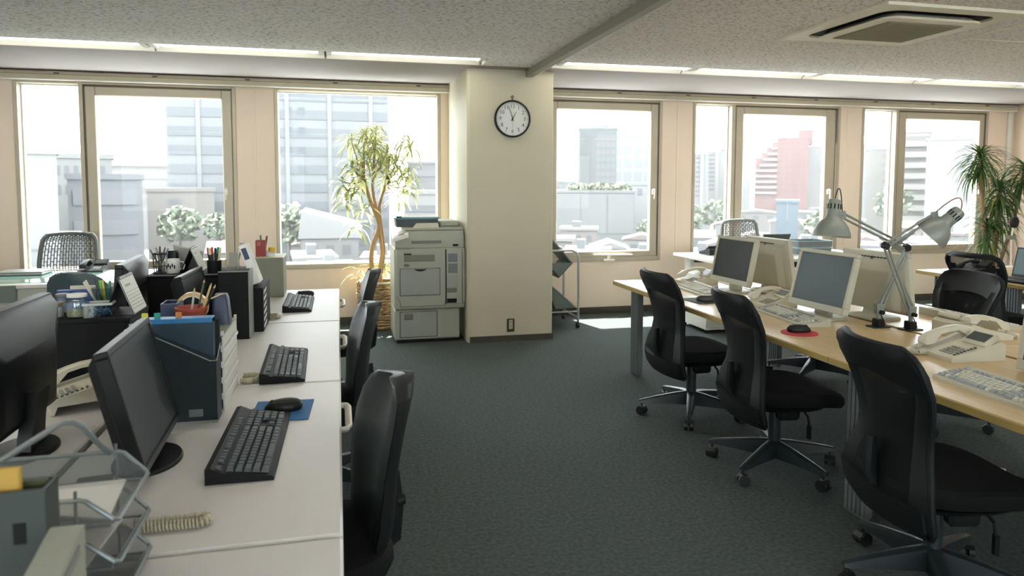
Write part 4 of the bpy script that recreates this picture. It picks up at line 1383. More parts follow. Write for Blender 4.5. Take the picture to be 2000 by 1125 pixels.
# ------------------------------------------------------------------ the two crossed architect lamps
m_lamp = mat('lamp_grey', (130, 136, 130), .38, metal=.15, var=.02)
m_lin = mat('lamp_inside', (206, 204, 192), .5, var=.02)
def lamp(label, base, elbow, head, shade_dir, y, wire):
    t = thing('desk_lamp', label, 'lamp', (base[0], y, DH), 0, 'grey clamp on architect lamps')
    o = Vector((base[0], y, DH))
    E_, H_ = Vector((elbow[0], y, elbow[1])) - o, Vector((head[0], y, head[1])) - o
    c = M()
    c.box((0, 0, .022), (.04, .05, .044), .004)
    c.box((0, .0, .003), (.10, .07, .006), .002)
    c.box((-.045, 0, -.03), (.008, .05, .07), .002)
    c.box((-.02, 0, -.065), (.05, .05, .006), .002)
    c.cyl((-.02, 0, -.062), (-.02, 0, -.03), .006, n=8)
    put('clamp', c, m_dark, t)
    B0 = Vector((0, 0, .075))
    pv = M()
    pv.cyl((0, 0, .04), (0, 0, .085), .011, n=10)
    s = 1 if E_.x > 0 else -1
    d1 = (E_ - B0).normalized()
    n1 = Vector((-d1.z, 0, d1.x)) * s
    pv.prism([(-.02, 0), (.02, 0), (.026, .05), (-.022, .055)], .024, Matrix(((1, 0, 0, 0), (0, 0, 1, -.012), (0, 1, 0, .07), (0, 0, 0, 1))))
    put('pivot_bracket', pv, m_lamp, t)
    kn = put('knob', M().cyl((0, -.014, .08), (0, -.034, .08), .011, n=12), m_dark, t)
    n1 = Vector((d1.z, 0, -d1.x))
    for k in (-1, 1):
        put('lower_rod', M().tube([B0 + n1 * .011 * k + d1 * .02, E_ + n1 * .011 * k], .0062, 8), m_lamp, t)
    sp = M()
    q0, q1 = B0 - n1 * .034 * s, B0 + d1 * .17 - n1 * .014 * s
    tg = q1 - q0
    sp.tube([q0 + tg * (k / 160) + Vector((0, math.cos(k * PI / 3) * .006, 0)) + n1 * math.sin(k * PI / 3) * .006 for k in range(161)], .0016, 4)
    put('spring', sp, m_lamp, t)
    j = M()
    j.cyl(E_ + Vector((0, -.014, 0)), E_ + Vector((0, .014, 0)), .017, n=14)
    d2 = (H_ - E_).normalized()
    n2 = Vector((d2.z, 0, -d2.x))
    j.tube([E_ - n2 * .02, E_ + n2 * .02], .011, 8)
    put('elbow_joint', j, m_dark, t)
    for k in (-1, 1):
        put('upper_rod', M().tube([E_ + n2 * .011 * k, H_ + n2 * .011 * k], .0062, 8), m_lamp, t)
    sp = M()
    q0, q1 = E_ + d2 * .02 + n2 * .03 * (1 if d2.x > 0 else -1), E_ + d2 * .18 + n2 * .016 * (1 if d2.x > 0 else -1)
    tg = q1 - q0
    sp.tube([q0 + tg * (k / 160) + Vector((0, math.cos(k * PI / 3) * .006, 0)) + n2 * math.sin(k * PI / 3) * .006 for k in range(161)], .0016, 4)
    put('spring', sp, m_lamp, t)
    # head
    sd = Vector(shade_dir).normalized()
    q = sd.to_track_quat('Z', 'Y').to_matrix().to_4x4()
    ap = H_ + Vector((-.03 if H_.x < E_.x else .03, 0, -.012))
    side = Vector((-1, 0, 0)) if H_.x < E_.x else Vector((1, 0, 0))
    perp = (side - sd * side.dot(sd)).normalized()
    neck = H_ + perp * .052 + Vector((0, -.055 if H_.x > E_.x else 0, 0))
    put('head_joint', M().tube([H_, H_ + perp * .02, neck], .009, 8).prism([(-.02, -.02), (.02, -.02), (.015, .022), (-.018, .018)], .012, Matrix(((1, 0, 0, H_.x), (0, 0, 1, H_.y - .006), (0, 1, 0, H_.z), (0, 0, 0, 1)))), m_lamp, t)
    mx = Matrix.Translation(neck) @ q
    pf = [(.012, -.078), (.026, -.074), (.033, -.062), (.034, -.02), (.035, .01), (.041, .022), (.061, .040), (.078, .064), (.089, .094), (.092, .114)]
    put('shade', M(mx).lathe(pf, 36, caps=False), m_lamp, t)
    sh = t.children[-1]
    put('shade_lining', M(mx).lathe([(r - .003, z) for r, z in pf[4:]][::-1], 36, caps=False), m_lin, sh)
    put('bulb', M(mx).lathe([(.012, .01), (.014, .03), (.026, .055), (.03, .075), (.024, .095), (.008, .105)], 20), m_white, sh)
    v = M(mx)
    for k in range(12):
        a = 2 * PI * k / 12
        v.box((.0338 * math.cos(a), .0338 * math.sin(a), -.038), (.002, .006, .026), rot=(0, 0, a))
    put('vent_slots', v, m_dark2, sh)['kind'] = 'stuff'
    tip = mx @ Vector((0, 0, -.078))
    wp = []
    for k in range(13):
        u = k / 12
        p = tip.lerp(H_ + Vector((0, 0, .012)), u)
        wp.append(p + (sd * -.055 + Vector((0, 0, .03))) * 4 * u * (1 - u))
    put('wire', M().tube(wp, .0028, 6), wire, t)
    put('lead', M().tube([E_ + Vector((0, .016, 0)), (E_ + B0) / 2 + Vector((0, .016, 0)), B0 + Vector((.01, .016, .01)), Vector((.035, .016, .05)), Vector((.055, .016, .01)), Vector((.07, .03, .004))], .003, 6), m_dark, t)
    return t
lamp('grey architect lamp on the left clamp, its shade hanging down at the left', (2.738, 0), (2.896, 1.112), (2.496, 1.287), (-.12, -.06, -1), 3.13, m_dark)
lamp('grey architect lamp on the right clamp, its shade tilted at the right', (2.850, 0), (2.680, 1.135), (2.969, 1.285), (-.52, .48, -.72), 3.035, mat('wire_red', (110, 60, 52), .5, var=.02))

# ------------------------------------------------------------------ laptops
def laptop(label, loc, rz, ang, case, scr, closed=False):
    """hinge at the back (+Y), front towards -Y"""
    t = thing('laptop', label, 'laptop', loc, rz)
    put('body', M().b2(-.165, .165, -.12, .12, .003, .02, .004), case, t)
    if closed:
        put('lid', M().b2(-.165, .165, -.12, .12, .021, .03, .004), case, t)
    else:
        mx = T(0, .12, .021) @ Matrix.Rotation(-ang, 4, 'X')
        l = put('lid', M(mx).b2(-.165, .165, -.004, .006, 0, .235, .003), case, t)
        put('screen', M(mx).b2(-.148, .148, -.006, -.003, .02, .222), scr, l)
        k = M()
        for i in range(13):
            for j in range(5):
                k.box((-.144 + i * .024, .075 - j * .019, .021), (.020, .016, .003))
        put('keys', k, m_key, t)['kind'] = 'stuff'
        put('touchpad', M().b2(-.04, .04, -.105, -.045, .02, .0205), m_key, t)
    for sx in (-.14, .14):
        for sy in (-.1, .1):
            put('foot', M().cyl((sx, sy, 0), (sx, sy, .003), .008, n=8), m_cast, t)
    return t
m_lap = mat('laptop_silver', (150, 154, 152), .35, metal=.3, var=.02)
laptop('closed silver laptop on the green glass sheet at the left window', (-2.47, 6.50, DH + .005), R(0), 0, m_lap, m_scr, True)
laptop('open laptop seen from behind, on the white window desk', (4.40, 6.72, DH), R(180 + 3), R(26), mat('laptop_dark', (56, 64, 66), .4, var=.02), m_scr)
laptop('open dark laptop with a teal screen at the right edge', (5.09, 4.38, DH), R(-90), R(12), m_dark, mat('screen_teal', (62, 92, 100), .3, var=.02))
# ------------------------------------------------------------------ things on the grey desks
m_blk = mat('box_black', (15, 18, 18), .65, var=.08, scale=15, spec=.22)
m_paper = mat('paper', (222, 222, 218), .8, var=.02, scale=30)
m_cab = mat('cabinet_grey_green', (122, 126, 110), .5, var=.02)
m_navy = mat('plastic_navy', (34, 52, 84), .45, var=.04)
m_clear = glass_mat('clear_plastic', (.86, .90, .88), .10, .12)
m_edge = mat('box_edge_grey', (120, 126, 120), .5, var=.03)
def simple(name, label, cat, mm, m_, loc, rz=0., group=None, part='body'):
    t = thing(name, label, cat, loc, rz, group)
    put(part, mm, m_, t)
    return t
def open_box(w, d, h, th=.004):
    b = M()
    b.b2(-w / 2, w / 2, -d / 2, d / 2, 0, th)
    b.b2(-w / 2, -w / 2 + th, -d / 2, d / 2, th, h)
    b.b2(w / 2 - th, w / 2, -d / 2, d / 2, th, h)
    b.b2(-w / 2 + th, w / 2 - th, -d / 2, -d / 2 + th, th, h)
    b.b2(-w / 2 + th, w / 2 - th, d / 2 - th, d / 2, th, h)
    return b

# file box with the blue folder
t = thing('file_box', 'black file box with a grey name plate, right of the nearest black monitor', 'file box', (-.49, 2.366, DH))
fb = M()
fb.b2(-.117, .117, -.042, .042, 0, .006, .001)
fb.prism([(-.117, .006), (.117, .006), (.117, .20), (-.117, .31)], .005, Matrix(((1, 0, 0, 0), (0, 0, 1, -.042), (0, 1, 0, 0), (0, 0, 0, 1))))
fb.b2(-.117, .117, .037, .042, .006, .31)
fb.b2(-.117, -.113, -.037, .037, .006, .31)
fb.b2(.113, .117, -.037, .037, .006, .20)
put('body', fb, mat('file_box_dark', (28, 37, 40), .55, var=.04, spec=.25), t)
put('foot_strip', M().b2(-.117, .117, -.0435, -.042, 0, .008), m_edge, t)
put('name_plate', M().b2(.035, .075, -.0435, -.042, .022, .045), mat('plate_grey', (92, 98, 98), .4, var=.03), t)
el = M()
el.tube([(-.119, -.045, .31), (.10, -.045, .195), (.119, -.044, .196), (.119, .03, .235)], .0018, 5)
put('elastic_band', el, mat('elastic_grey', (140, 144, 140), .6, var=.03), t)
t = thing('folder', 'dark blue document folder with a bright blue top edge in the black file box', 'folder', (-.487, 2.350, DH + .007))
put('cover', M().b2(-.108, .104, -.012, .03, 0, .318, .002), mat('folder_dark_teal', (20, 46, 60), .5, var=.04), t)
put('spine_edge', M().b2(-.108, .104, -.0145, .032, .304, .32, .002), mat('folder_blue', (36, 108, 158), .45, var=.03), t)
for i, (x, c_, nm_) in enumerate(((-.055, (40, 140, 130), 0), (-.09, (196, 190, 70), 0), (.005, (190, 120, 60), 0))):
    put('index_tab', M().box((x, -.0, .328), (.018, .002, .02), .0008), mat('tab_%d_%d_%d' % c_, c_, .6, var=.02), t)

# stack of trays with papers
for k in range(5):
    z = DH + k * .052
    t = thing('paper_tray', ['white paper tray at the bottom of the stack behind the black file box', 'white paper tray second from the bottom of the stack behind the file box', 'white paper tray in the middle of the stack behind the file box',
                             'white paper tray second from the top of the stack behind the file box', 'white paper tray on top of the stack, under the red pot'][k], 'paper tray', (-.485, 2.60, z), 0, 'white paper trays stacked behind the file box')
    b = M()
    b.b2(-.115, .115, -.16, .16, 0, .006)
    b.b2(-.115, -.111, -.16, .16, .006, .036)
    b.b2(.111, .115, -.16, .16, .006, .036)
    b.b2(-.111, .111, .155, .16, .006, .036)
    for sx in (-.112, .112):
        for sy in (-.15, .15):
            b.b2(sx - .004, sx + .004, sy - .008, sy + .008, .036, .0519)
    put('tray', b, mat('tray_white', (206, 206, 198), .5, var=.02), t)
    if k < 4:
        simple('paper_stack', ['sheaf of white paper in the bottom tray behind the file box', 'sheaf of white paper in the second tray from the bottom', 'sheaf of white paper in the middle tray of the stack',
                               'sheaf of white paper in the second tray from the top'][k], 'paper', M().b2(-.105, .116 + .004 * (k % 2), -.15, .145, .0365, .046), m_paper, (-.485, 2.60, z), R(.8 * (k % 3 - 1)), 'papers in the tray stack', 'sheets')
ZT = DH + 4 * .052 + .036
lid = simple('tray_lid', 'grey green flat board lying over the top paper tray', 'board', M().b2(-.116, .116, -.162, .162, 0, .004, .001), m_cab, (-.485, 2.60, ZT), 0, None, 'panel')
ZS = ZT + .004
# pots and tape on the stack
t = thing('plant_pot', 'small red brown pot holding pencils behind the blue folder', 'pot', (-.493, 2.60, ZS))
put('pot', M().lathe([(.0, .0), (.040, 0), (.046, .058), (.051, .06), (.052, .072), (.048, .072), (.044, .06), (.038, .006), (0, .006)], 28, caps=False), mat('pot_red', (164, 74, 58), .5, var=.05), t)
for i, (dx, dy, ln, a, c_) in enumerate(((.012, -.01, .15, 12, (70, 80, 50)), (.02, -.005, .14, 18, (196, 168, 110)), (-.004, -.012, .12, 8, (180, 180, 176)), (.022, .01, .135, 22, (38, 44, 48)))):
    p = thing('pencil', ['dark green pencil leaning in the red brown pot', 'bare wood pencil leaning in the red brown pot', 'white pen leaning in the red brown pot', 'black pencil leaning in the red brown pot'][i], 'pencil', (-.493 + dx, 2.60 + dy, ZS + .007), 0, 'pencils in the red brown pot')
    d = Vector((math.sin(R(a)), .05, math.cos(R(a))))
    pm = mat('pencil_%d_%d_%d' % c_, c_, .5, var=.02)
    put('shaft', M().cyl(Vector((0, 0, 0)), d * ln, .0038, n=6), pm, p)
    put('tip', M().cyl(d * ln, d * (ln + .012), .0038, .0008, 6), mat('pencil_tip', (190, 160, 120), .6, var=.02), p)
t = thing('tape_roll', 'big roll of yellow adhesive tape standing behind the red brown pot', 'tape', (-.508, 2.705, ZS + .054))
tr_ = M()
tr_.lathe([(.042, -.012), (.053, -.012), (.053, .012), (.042, .012), (.042, -.012)], 36, T(0, 0, 0, 0, R(90)), caps=False)
put('roll', tr_, mat('tape_yellow', (206, 172, 108), .4, var=.04), t)
put('core', M().lathe([(.038, -.012), (.042, -.012), (.042, .012), (.038, .012), (.038, -.012)], 36, T(0, 0, 0, 0, R(90)), caps=False), m_paper, t)
t = thing('desk_caddy', 'navy blue plastic caddy left of the red brown pot', 'caddy', (-.565, 2.66, ZS))
put('body', open_box(.055, .09, .082), m_navy, t)
t = thing('pen_stand', 'navy blue tapered holder at the right end of the tray stack', 'holder', (-.405, 2.66, ZS))
put('body', M().loft([[(x, y, 0) for x, y in rrect(.062, .075, .008, 3)], [(x, y, .09) for x, y in rrect(.048, .058, .008, 3)], [(x, y, .105) for x, y in rrect(.038, .046, .008, 3)]]), mat('holder_navy', (30, 46, 74), .4, var=.03), t)
t = thing('ruler', 'thin wooden stick bridging the tape roll and the navy holder', 'stick', (-.47, 2.63, ZS + .09))
put('shaft', M().cyl((0, 0, -.012), (.075, .0, .020), .0025, n=6), mat('stick_wood', (212, 190, 150), .6, var=.03), t)

# open organiser with envelopes behind the nearest monitor
t = thing('organiser', 'small brown open organiser behind the top of the nearest black monitor', 'organiser', (-.66, 2.60, DH))
put('body', open_box(.105, .27, .235, .006), mat('organiser_brown', (104, 96, 84), .7, var=.06), t)
for i in range(4):
    put('divider', M().b2(-.046, .046, -.08 + i * .055, -.076 + i * .055, .006, .225 + .012 * (i % 2)), mat('divider_dark', (64, 60, 54), .7, var=.05), t)
for i in range(3):
    simple('envelope', ['white envelope standing nearest in the brown organiser', 'white envelope standing in the middle of the brown organiser', 'white envelope standing farthest back in the brown organiser'][i], 'envelope',
           M().b2(-.042, .042, -.002, .002, 0, .236 + .008 * i), m_paper, (-.66, 2.545 + i * .055, DH + .0065), 0, 'envelopes in the brown organiser', 'sheet')

# black shelf under the jars
def desk_shelf(label, x0, x1, y0, y1, h, strip=None):
    t = thing('desk_shelf', label, 'shelf', ((x0 + x1) / 2, (y0 + y1) / 2, DH), 0, 'black desk top shelves')
    w, d = x1 - x0, y1 - y0
    put('top_board', M().b2(-w / 2, w / 2, -d / 2, d / 2, h - .016, h, .003), m_blk, t)
    for s in (-1, 1):
        put('side_board', M().b2(s * (w / 2 - .009) - .008, s * (w / 2 - .009) + .008, -d / 2 + .004, d / 2 - .004, 0, h - .0165, .002), m_blk, t)
    put('front_board', M().b2(-w / 2 + .018, w / 2 - .018, -d / 2 + .006, -d / 2 + .018, 0, h - .0165), m_blk, t)
    if strip:
        put('edge_strip', M().b2(-w / 2, w / 2, -d / 2 - .003, -d / 2, h - .005, h), m_edge, t)
    return t
desk_shelf('black desk shelf carrying the jars and the nearer tent calendar', -1.045, -.722, 2.745, 3.0, .266)
Z1 = DH + .266
desk_shelf('black desk shelf carrying the wire pen cup and the farther tent calendar', -.937, -.48, 3.87, 4.20, .28, True)
Z2 = DH + .28
t = thing('file_box', 'tall black file box with pale edges in front of the grey green cabinet', 'file box', (-.487, 3.635, DH))
put('body', M().b2(-.068, .066, -.075, .075, 0, .322, .002), m_blk, t)
put('edge_strip', M().b2(.0662, .072, -.077, .075, 0, .326, .001), m_edge, t)
put('top_strip', M().b2(-.068, .072, -.077, -.07, .322, .327, .001), m_edge, t)
t = thing('drawer_tower', 'narrow black drawer tower with white paper slots beside the tall black file box', 'drawer unit', (-.405, 3.91, DH))
put('shell', M().b2(-.034, .034, -.19, .17, 0, .222, .003), m_blk, t)
for k in range(6):
    put('paper_slot', M().loft([[(.0345, -.17 + a, .018 + k * .034 + b) for a, b in ((0, 0), (.11, .006), (.13, .02), (.02, .014))], [(.037, -.17 + a, .018 + k * .034 + b) for a, b in ((0, 0), (.11, .006), (.13, .02), (.02, .014))]]), m_paper, t)
simple('binder', 'white binder leaning over the top of the narrow black drawer tower', 'binder', M().b2(-.02, .02, -.06, .06, 0, .205, .002), m_paper, (-.405, 3.84, DH + .236), 0, None, 'cover')
o = bpy.context.scene.objects['binder']
o.rotation_euler = (0, R(-19), 0)
put('label', M().b2(-.012, .012, -.0615, -.06, .13, .19), m_navy, o)

# things on the jar shelf
m_jarg = glass_mat('jar_glass', (.90, .93, .92), .14, .05)
def jar(label, loc, r, h, lidm, fillm, fr, shoulder=.75):
    t = thing('jar', label, 'jar', loc)
    put('glass', M().lathe([(r * .96, 0), (r, .003), (r, h * shoulder), (r * .86, h * .86), (r * .74, h * .88)], 24), m_jarg, t)
    put('contents', M().lathe([(r * .88, .004), (r * .92, h * fr * .6), (r * .8, h * fr)], 20), fillm, t)
    put('lid', M().lathe([(r * .84, h * .88), (r * .86, h * .89), (r * .86, h), (r * .80, h * 1.01)], 24), lidm, t)
    return t
jar('small glass jar with a brown lid on the black shelf', (-.972, 2.80, Z1), .025, .052, mat('lid_brown', (120, 98, 58), .5, var=.04), mat('beads_grey', (176, 178, 176), .7, var=.3, scale=300), .75)
j = jar('larger round glass jar with a white lid and a blue patch', (-.905, 2.80, Z1), .037, .082, m_paper, mat('jar_sage', (148, 152, 122), .7, var=.2, scale=120), .5, .70)
put('blue_patch', M().lathe([(.0375, .034), (.0375, .056)], 10, T(0, 0, 0, R(-130)), caps=False), mat('patch_blue', (92, 124, 160), .5, var=.05), j)
jar('second small glass jar behind the brown lidded one', (-.985, 2.90, Z1), .026, .07, m_edge, mat('beads_white', (190, 190, 184), .7, var=.2, scale=200), .6)
simple('eraser', 'tiny white and pink eraser at the left end of the black shelf', 'eraser', M().b2(-.014, .014, -.01, .01, 0, .018, .003), m_paper, (-1.02, 2.79, Z1))
o = [c_ for c_ in scene.objects if c_.name.startswith('eraser')][0]
put('sleeve', M().b2(-.004, .0145, -.0105, .0105, -.0, .013, .002), mat('eraser_pink', (176, 50, 70), .6, var=.03), o)
t = thing('plastic_tub', 'clear plastic tub of blue clips beside the tent calendar', 'tub', (-.832, 2.79, Z1), R(4))
tb = open_box(.088, .062, .046, .002)
put('tub', tb, m_clear, t)
put('lid_rim', M().b2(-.047, .047, -.034, -.03, .044, .052).b2(-.047, .047, .03, .034, .044, .052).b2(-.047, -.043, -.03, .03, .044, .052).b2(.043, .047, -.03, .03, .044, .052), mat('rim_frost', (190, 196, 190), .5, var=.03), t)
cl = M()
rr = random.Random(2)
for k in range(26):
    cl.box((rr.uniform(-.03, .035), rr.uniform(-.02, .02), rr.uniform(.006, .028)), (.018, .006, .006), .001, (rr.uniform(0, 3), rr.uniform(0, 3), rr.uniform(0, 3)))
put('clips', cl, mat('clip_blue', (40, 92, 150), .5, var=.1), t)['kind'] = 'stuff'
def pen(label, base, lean, az, ln, col_, r=.0042, cap=None, group=None):
    d = Vector((math.sin(R(lean)) * math.cos(R(az)), math.sin(R(lean)) * math.sin(R(az)), math.cos(R(lean))))
    p = thing('pen', label, 'pen', base, 0, group)
    put('barrel', M().cyl((0, 0, 0), d * ln * .72, r, n=8), mat('pen_%d_%d_%d' % col_, col_, .4, var=.02), p)
    cc = cap or col_
    put('cap', M().cyl(d * ln * .72, d * ln, r * 1.12, r * .9, 8), mat('pen_%d_%d_%d' % cc, cc, .4, var=.02), p)
    return p
t = thing('pen_pot', 'clear ribbed pen pot behind the nearer tent calendar', 'pen pot', (-.862, 2.935, Z1))
put('pot', M().lathe([(.0, 0), (.033, 0), (.036, .085), (.034, .085), (.031, .004), (0, .004)], 24, caps=False), m_clear, t)
for i, (c_, le, az, nm_) in enumerate((((70, 150, 130), 8, 10, 'teal pen in the clear pot behind the tent calendar'), ((214, 206, 70), 6, 160, 'yellow highlighter in the clear pot behind the tent calendar'), ((120, 196, 90), 4, 250, 'green pen in the clear pot behind the tent calendar'),
                                       ((216, 204, 180), 22, 180, 'cream brush leaning left out of the clear pot'), ((196, 196, 192), 27, 190, 'white pen leaning far left out of the clear pot'), ((44, 50, 52), 16, 170, 'black marker leaning out of the clear pot'))):
    pen(nm_, (-.862 + .012 * math.cos(i * 1.1), 2.935 + .012 * math.sin(i * 1.1), Z1 + .005), le, az, .105 + .012 * (i > 2), c_, .0048, None, 'pens in the clear pot')
simple('blue_binder', 'low blue card box standing behind the glass jars', 'box', M().b2(-.068, .068, -.012, .012, 0, .075, .002), mat('card_blue', (30, 70, 130), .5, var=.04), (-.955, 2.965, Z1))
simple('card_pack', 'cream cards standing behind the low blue card box', 'cards', M().b2(-.05, .045, -.004, .004, 0, .088, .001), mat('card_cream', (204, 196, 178), .7, var=.02), (-.935, 2.983, Z1), 0, None, 'cards')
def tent_calendar(label, loc, rz, w, d, h):
    t = thing('tent_calendar', label, 'calendar', loc, rz)
    sl = math.atan2(w / 2, h)
    ln = math.hypot(w / 2, h)
    for s in (-1, 1):
        mx = T(s * w / 2, 0, .002, 0, 0, -s * sl)
        put('board', M(mx).b2(-.0015, .0015, -d / 2, d / 2, 0, ln), m_blk if s < 0 else m_edge, t)
    mx = T(w / 2 + .001, 0, .002, 0, 0, -sl)
    pg = put('page', M(mx).b2(.0018, .003, -d / 2 + .003, d / 2 - .003, .004, ln - .003), m_paper, t)
    g = M(mx)
    for i in range(6):
        for j in range(7):
            g.box((.0033, -d / 2 + .02 + j * (d - .04) / 6, .02 + i * ln * .09), (.0004, (d - .04) / 6 * .5, .003))
    g.box((.0033, -d * .15, ln * .78), (.0004, d * .4, .008))
    put('print', g, m_edge, pg)['kind'] = 'stuff'
    wr = M()
    for k in range(14):
        y = -d / 2 + .01 + k * (d - .02) / 13
        wr.tube([(.006 * math.cos(a), y, h + .004 + .006 * math.sin(a)) for a in [2 * PI * q / 8 for q in range(8)]], .0008, 4, True)
    put('wire_binding', wr, m_chrome, t)['kind'] = 'stuff'
    put('base_card', M().b2(-w / 2, w / 2, -d / 2, d / 2, 0, .002), m_blk, t)
    return t
tent_calendar('nearer tent calendar with white pages on the black shelf with the jars', (-.768, 2.875, Z1), 0, .095, .17, .128)
tent_calendar('farther tent calendar with white pages on the black shelf with the pen cup', (-.745, 4.03, Z2), 0, .10, .17, .12)
# things on the second shelf
t = thing('pen_cup', 'black wire mesh pen cup on the farther black shelf', 'pen cup', (-.893, 3.965, Z2))
w_ = M()
for k in range(16):
    a = 2 * PI * k / 16
    w_.tube([(.032 * math.cos(a), .032 * math.sin(a), 0), (.036 * math.cos(a), .036 * math.sin(a), .10)], .0014, 4)
for z in (.002, .035, .068, .10):
    r_ = .032 + .004 * z / .1
    w_.tube([(r_ * math.cos(a), r_ * math.sin(a), z) for a in [2 * PI * q / 20 for q in range(20)]], .0018 if z < .09 else .003, 5, True)
put('wire_mesh', w_, m_dark, t)['kind'] = 'stuff'
for i, (c_, le, az) in enumerate((((96, 104, 108), 26, 200), ((70, 110, 130), 24, 20), ((150, 140, 120), 14, 190), ((40, 46, 48), 3, 90), ((120, 80, 70), 18, 30))):
    pen(['grey pen leaning left in the wire mesh cup', 'blue pen leaning right in the wire mesh cup', 'beige pencil leaning left in the wire mesh cup', 'black pen upright in the wire mesh cup', 'brown pen leaning right in the wire mesh cup'][i],
        (-.893 - .016 * math.cos(R(az)), 3.965, Z2 + .002), le, az, .135, c_, .0045, None, 'pens in the wire mesh cup')
t = thing('mug', 'white mug with dark print beside the wire mesh pen cup', 'mug', (-.832, 3.96, Z2))
put('cup', M().lathe([(0, 0), (.030, 0), (.034, .01), (.035, .072), (.032, .072), (.030, .008), (0, .008)], 24, caps=False), m_paper, t)
put('handle', M().tube([(.034, 0, .058), (.052, 0, .056), (.056, 0, .038), (.05, 0, .02), (.034, 0, .018)], .004, 6), m_paper, t)
pt = M()
for k in range(5):
    a = R(-130 + k * 16)
    pt.box((.0356 * math.cos(a), .0356 * math.sin(a), .034 + .008 * (k % 2)), (.001, .006, .018), 0, (0, 0, a))
put('print', pt, m_dark, t)['kind'] = 'stuff'
t = thing('desk_speaker', 'black rounded desk speaker behind the wire mesh pen cup', 'speaker', (-.85, 4.06, Z2))
put('body', M().loft([[(x, y, z) for x, y in rrect(.05 * s, .05 * s, .014, 4)] for s, z in ((1, 0), (1, .095), (.86, .108))]), m_dark, t)
simple('grey_box', 'grey card box standing behind the farther tent calendar', 'box', M().prism([(-.07, 0), (.07, 0), (.07, .09), (-.07, .13)], .05, Matrix(((1, 0, 0, 0), (0, 0, 1, -.025), (0, 1, 0, 0), (0, 0, 0, 1)))), mat('box_grey', (148, 150, 144), .6, var=.03), (-.79, 4.14, Z2))
t = thing('marker_cup', 'black cup of coloured markers near the window end of the black shelf', 'pen cup', (-.63, 3.945, Z2))
put('cup', M().lathe([(0, 0), (.034, 0), (.036, .062), (.034, .062), (.032, .004), (0, .004)], 20, caps=False), m_blk, t)
for i, (c_, cp) in enumerate((((210, 200, 160), (220, 210, 170)), ((30, 40, 44), (40, 150, 150)), ((60, 40, 44), (220, 60, 80)), ((50, 40, 60), (196, 70, 120)), ((40, 44, 40), (214, 200, 150)), ((30, 34, 36), (30, 34, 36)))):
    a = 2 * PI * i / 6
    pen(['cream capped marker in the black cup', 'teal capped marker in the black cup', 'red capped marker in the black cup', 'pink capped marker in the black cup', 'yellow capped marker in the black cup', 'black marker in the black cup'][i],
        (-.63 + .014 * math.cos(a), 3.945 + .014 * math.sin(a), Z2 + .005), 8, 57 * i, .125, c_, .0065, cp, 'markers in the black cup')
t = thing('tape_dispenser', 'grey tape dispenser between the marker cup and the leaning white binder', 'tape dispenser', (-.535, 3.95, Z2))
put('body', M().prism([(-.04, 0), (.05, 0), (.05, .03), (.03, .05), (.0, .10), (-.015, .095), (-.03, .05), (-.045, .03)], .04, Matrix(((0, 0, 1, -.02), (1, 0, 0, 0), (0, 1, 0, 0), (0, 0, 0, 1)))), mat('dispenser_grey', (140, 142, 134), .5, var=.03), t)
put('tape_reel', M().cyl((-.021, .0, .055), (.021, 0, .055), .024, n=20), mat('reel_cream', (200, 196, 176), .5, var=.02), t)
t = thing('photo_frame', 'pale framed card leaning like a tent behind the leaning white binder', 'frame', (-.515, 4.13, Z2))
for s in (-1, 1):
    mx = T(s * .032, 0, 0, 0, 0, -s * R(13))
    put('board', M(mx).b2(-.003, .003, -.05, .05, 0, .145), m_paper if s < 0 else mat('card_tan', (176, 150, 124), .6, var=.03), t)
# grey green cabinet, red pen box and bottle
t = thing('card_cabinet', 'grey green steel card cabinet at the window end of the grey desks', 'cabinet', (-.442, 4.985, DH))
put('body', M().b2(-.088, .088, -.135, .135, 0, .256, .003), m_cab, t)
put('top_rim', M().b2(-.09, .09, -.137, .137, .2562, .262, .002), m_beige, t)
ZC2 = DH + .262
t = thing('pen_box', 'red square pen box on the grey green cabinet', 'pen box', (-.50, 4.95, ZC2))
put('box', open_box(.062, .062, .105, .003), mat('pen_box_red', (140, 44, 40), .45, var=.04), t)
pl_ = M()
for i in range(3):
    for j in range(2):
        pl_.box((-.016 + .012 * j, -.0315, .075 + .009 * i), (.008, .0008, .006))
put('print', pl_, mat('print_pale_red', (196, 120, 112), .5, var=.02), t)['kind'] = 'stuff'
pen('green pen standing in the red pen box', (-.495, 4.95, ZC2 + .004), 6, 120, .135, (70, 120, 90), .006, None, 'pens in the red box')
pen('dark red pen standing in the red pen box', (-.482, 4.955, ZC2 + .004), 9, 10, .13, (110, 34, 34), .006, None, 'pens in the red box')
t = thing('glue_bottle', 'small clear bottle with a yellow cap on the grey green cabinet', 'bottle', (-.432, 4.95, ZC2))
put('bottle', M().lathe([(.018, 0), (.02, .002), (.02, .028), (.018, .03)], 18), m_clear, t)
put('cap', M().lathe([(.02, .03), (.0215, .031), (.0215, .056), (.019, .059)], 18), mat('cap_yellow', (214, 170, 30), .45, var=.03), t)
simple('stamp', 'tiny white stamp with a dark red end beside the yellow capped bottle', 'stamp', M().b2(-.012, .012, -.009, .009, 0, .04, .002), m_paper, (-.466, 4.96, ZC2))
# small things by the monitors
simple('dark_card', 'small dark card lying beside the foot of the nearest black monitor', 'card', M().b2(-.04, .04, -.02, .02, 0, .004, .001), mat('card_dark', (58, 62, 58), .6, var=.04), (-.60, 1.93, DH), R(8))
simple('white_notepad', 'white notepad lying at the left edge under the black monitor', 'notepad', M().b2(-.05, .05, -.07, .07, 0, .012, .001), m_paper, (-1.02, 2.22, DH), R(20), None, 'pages')

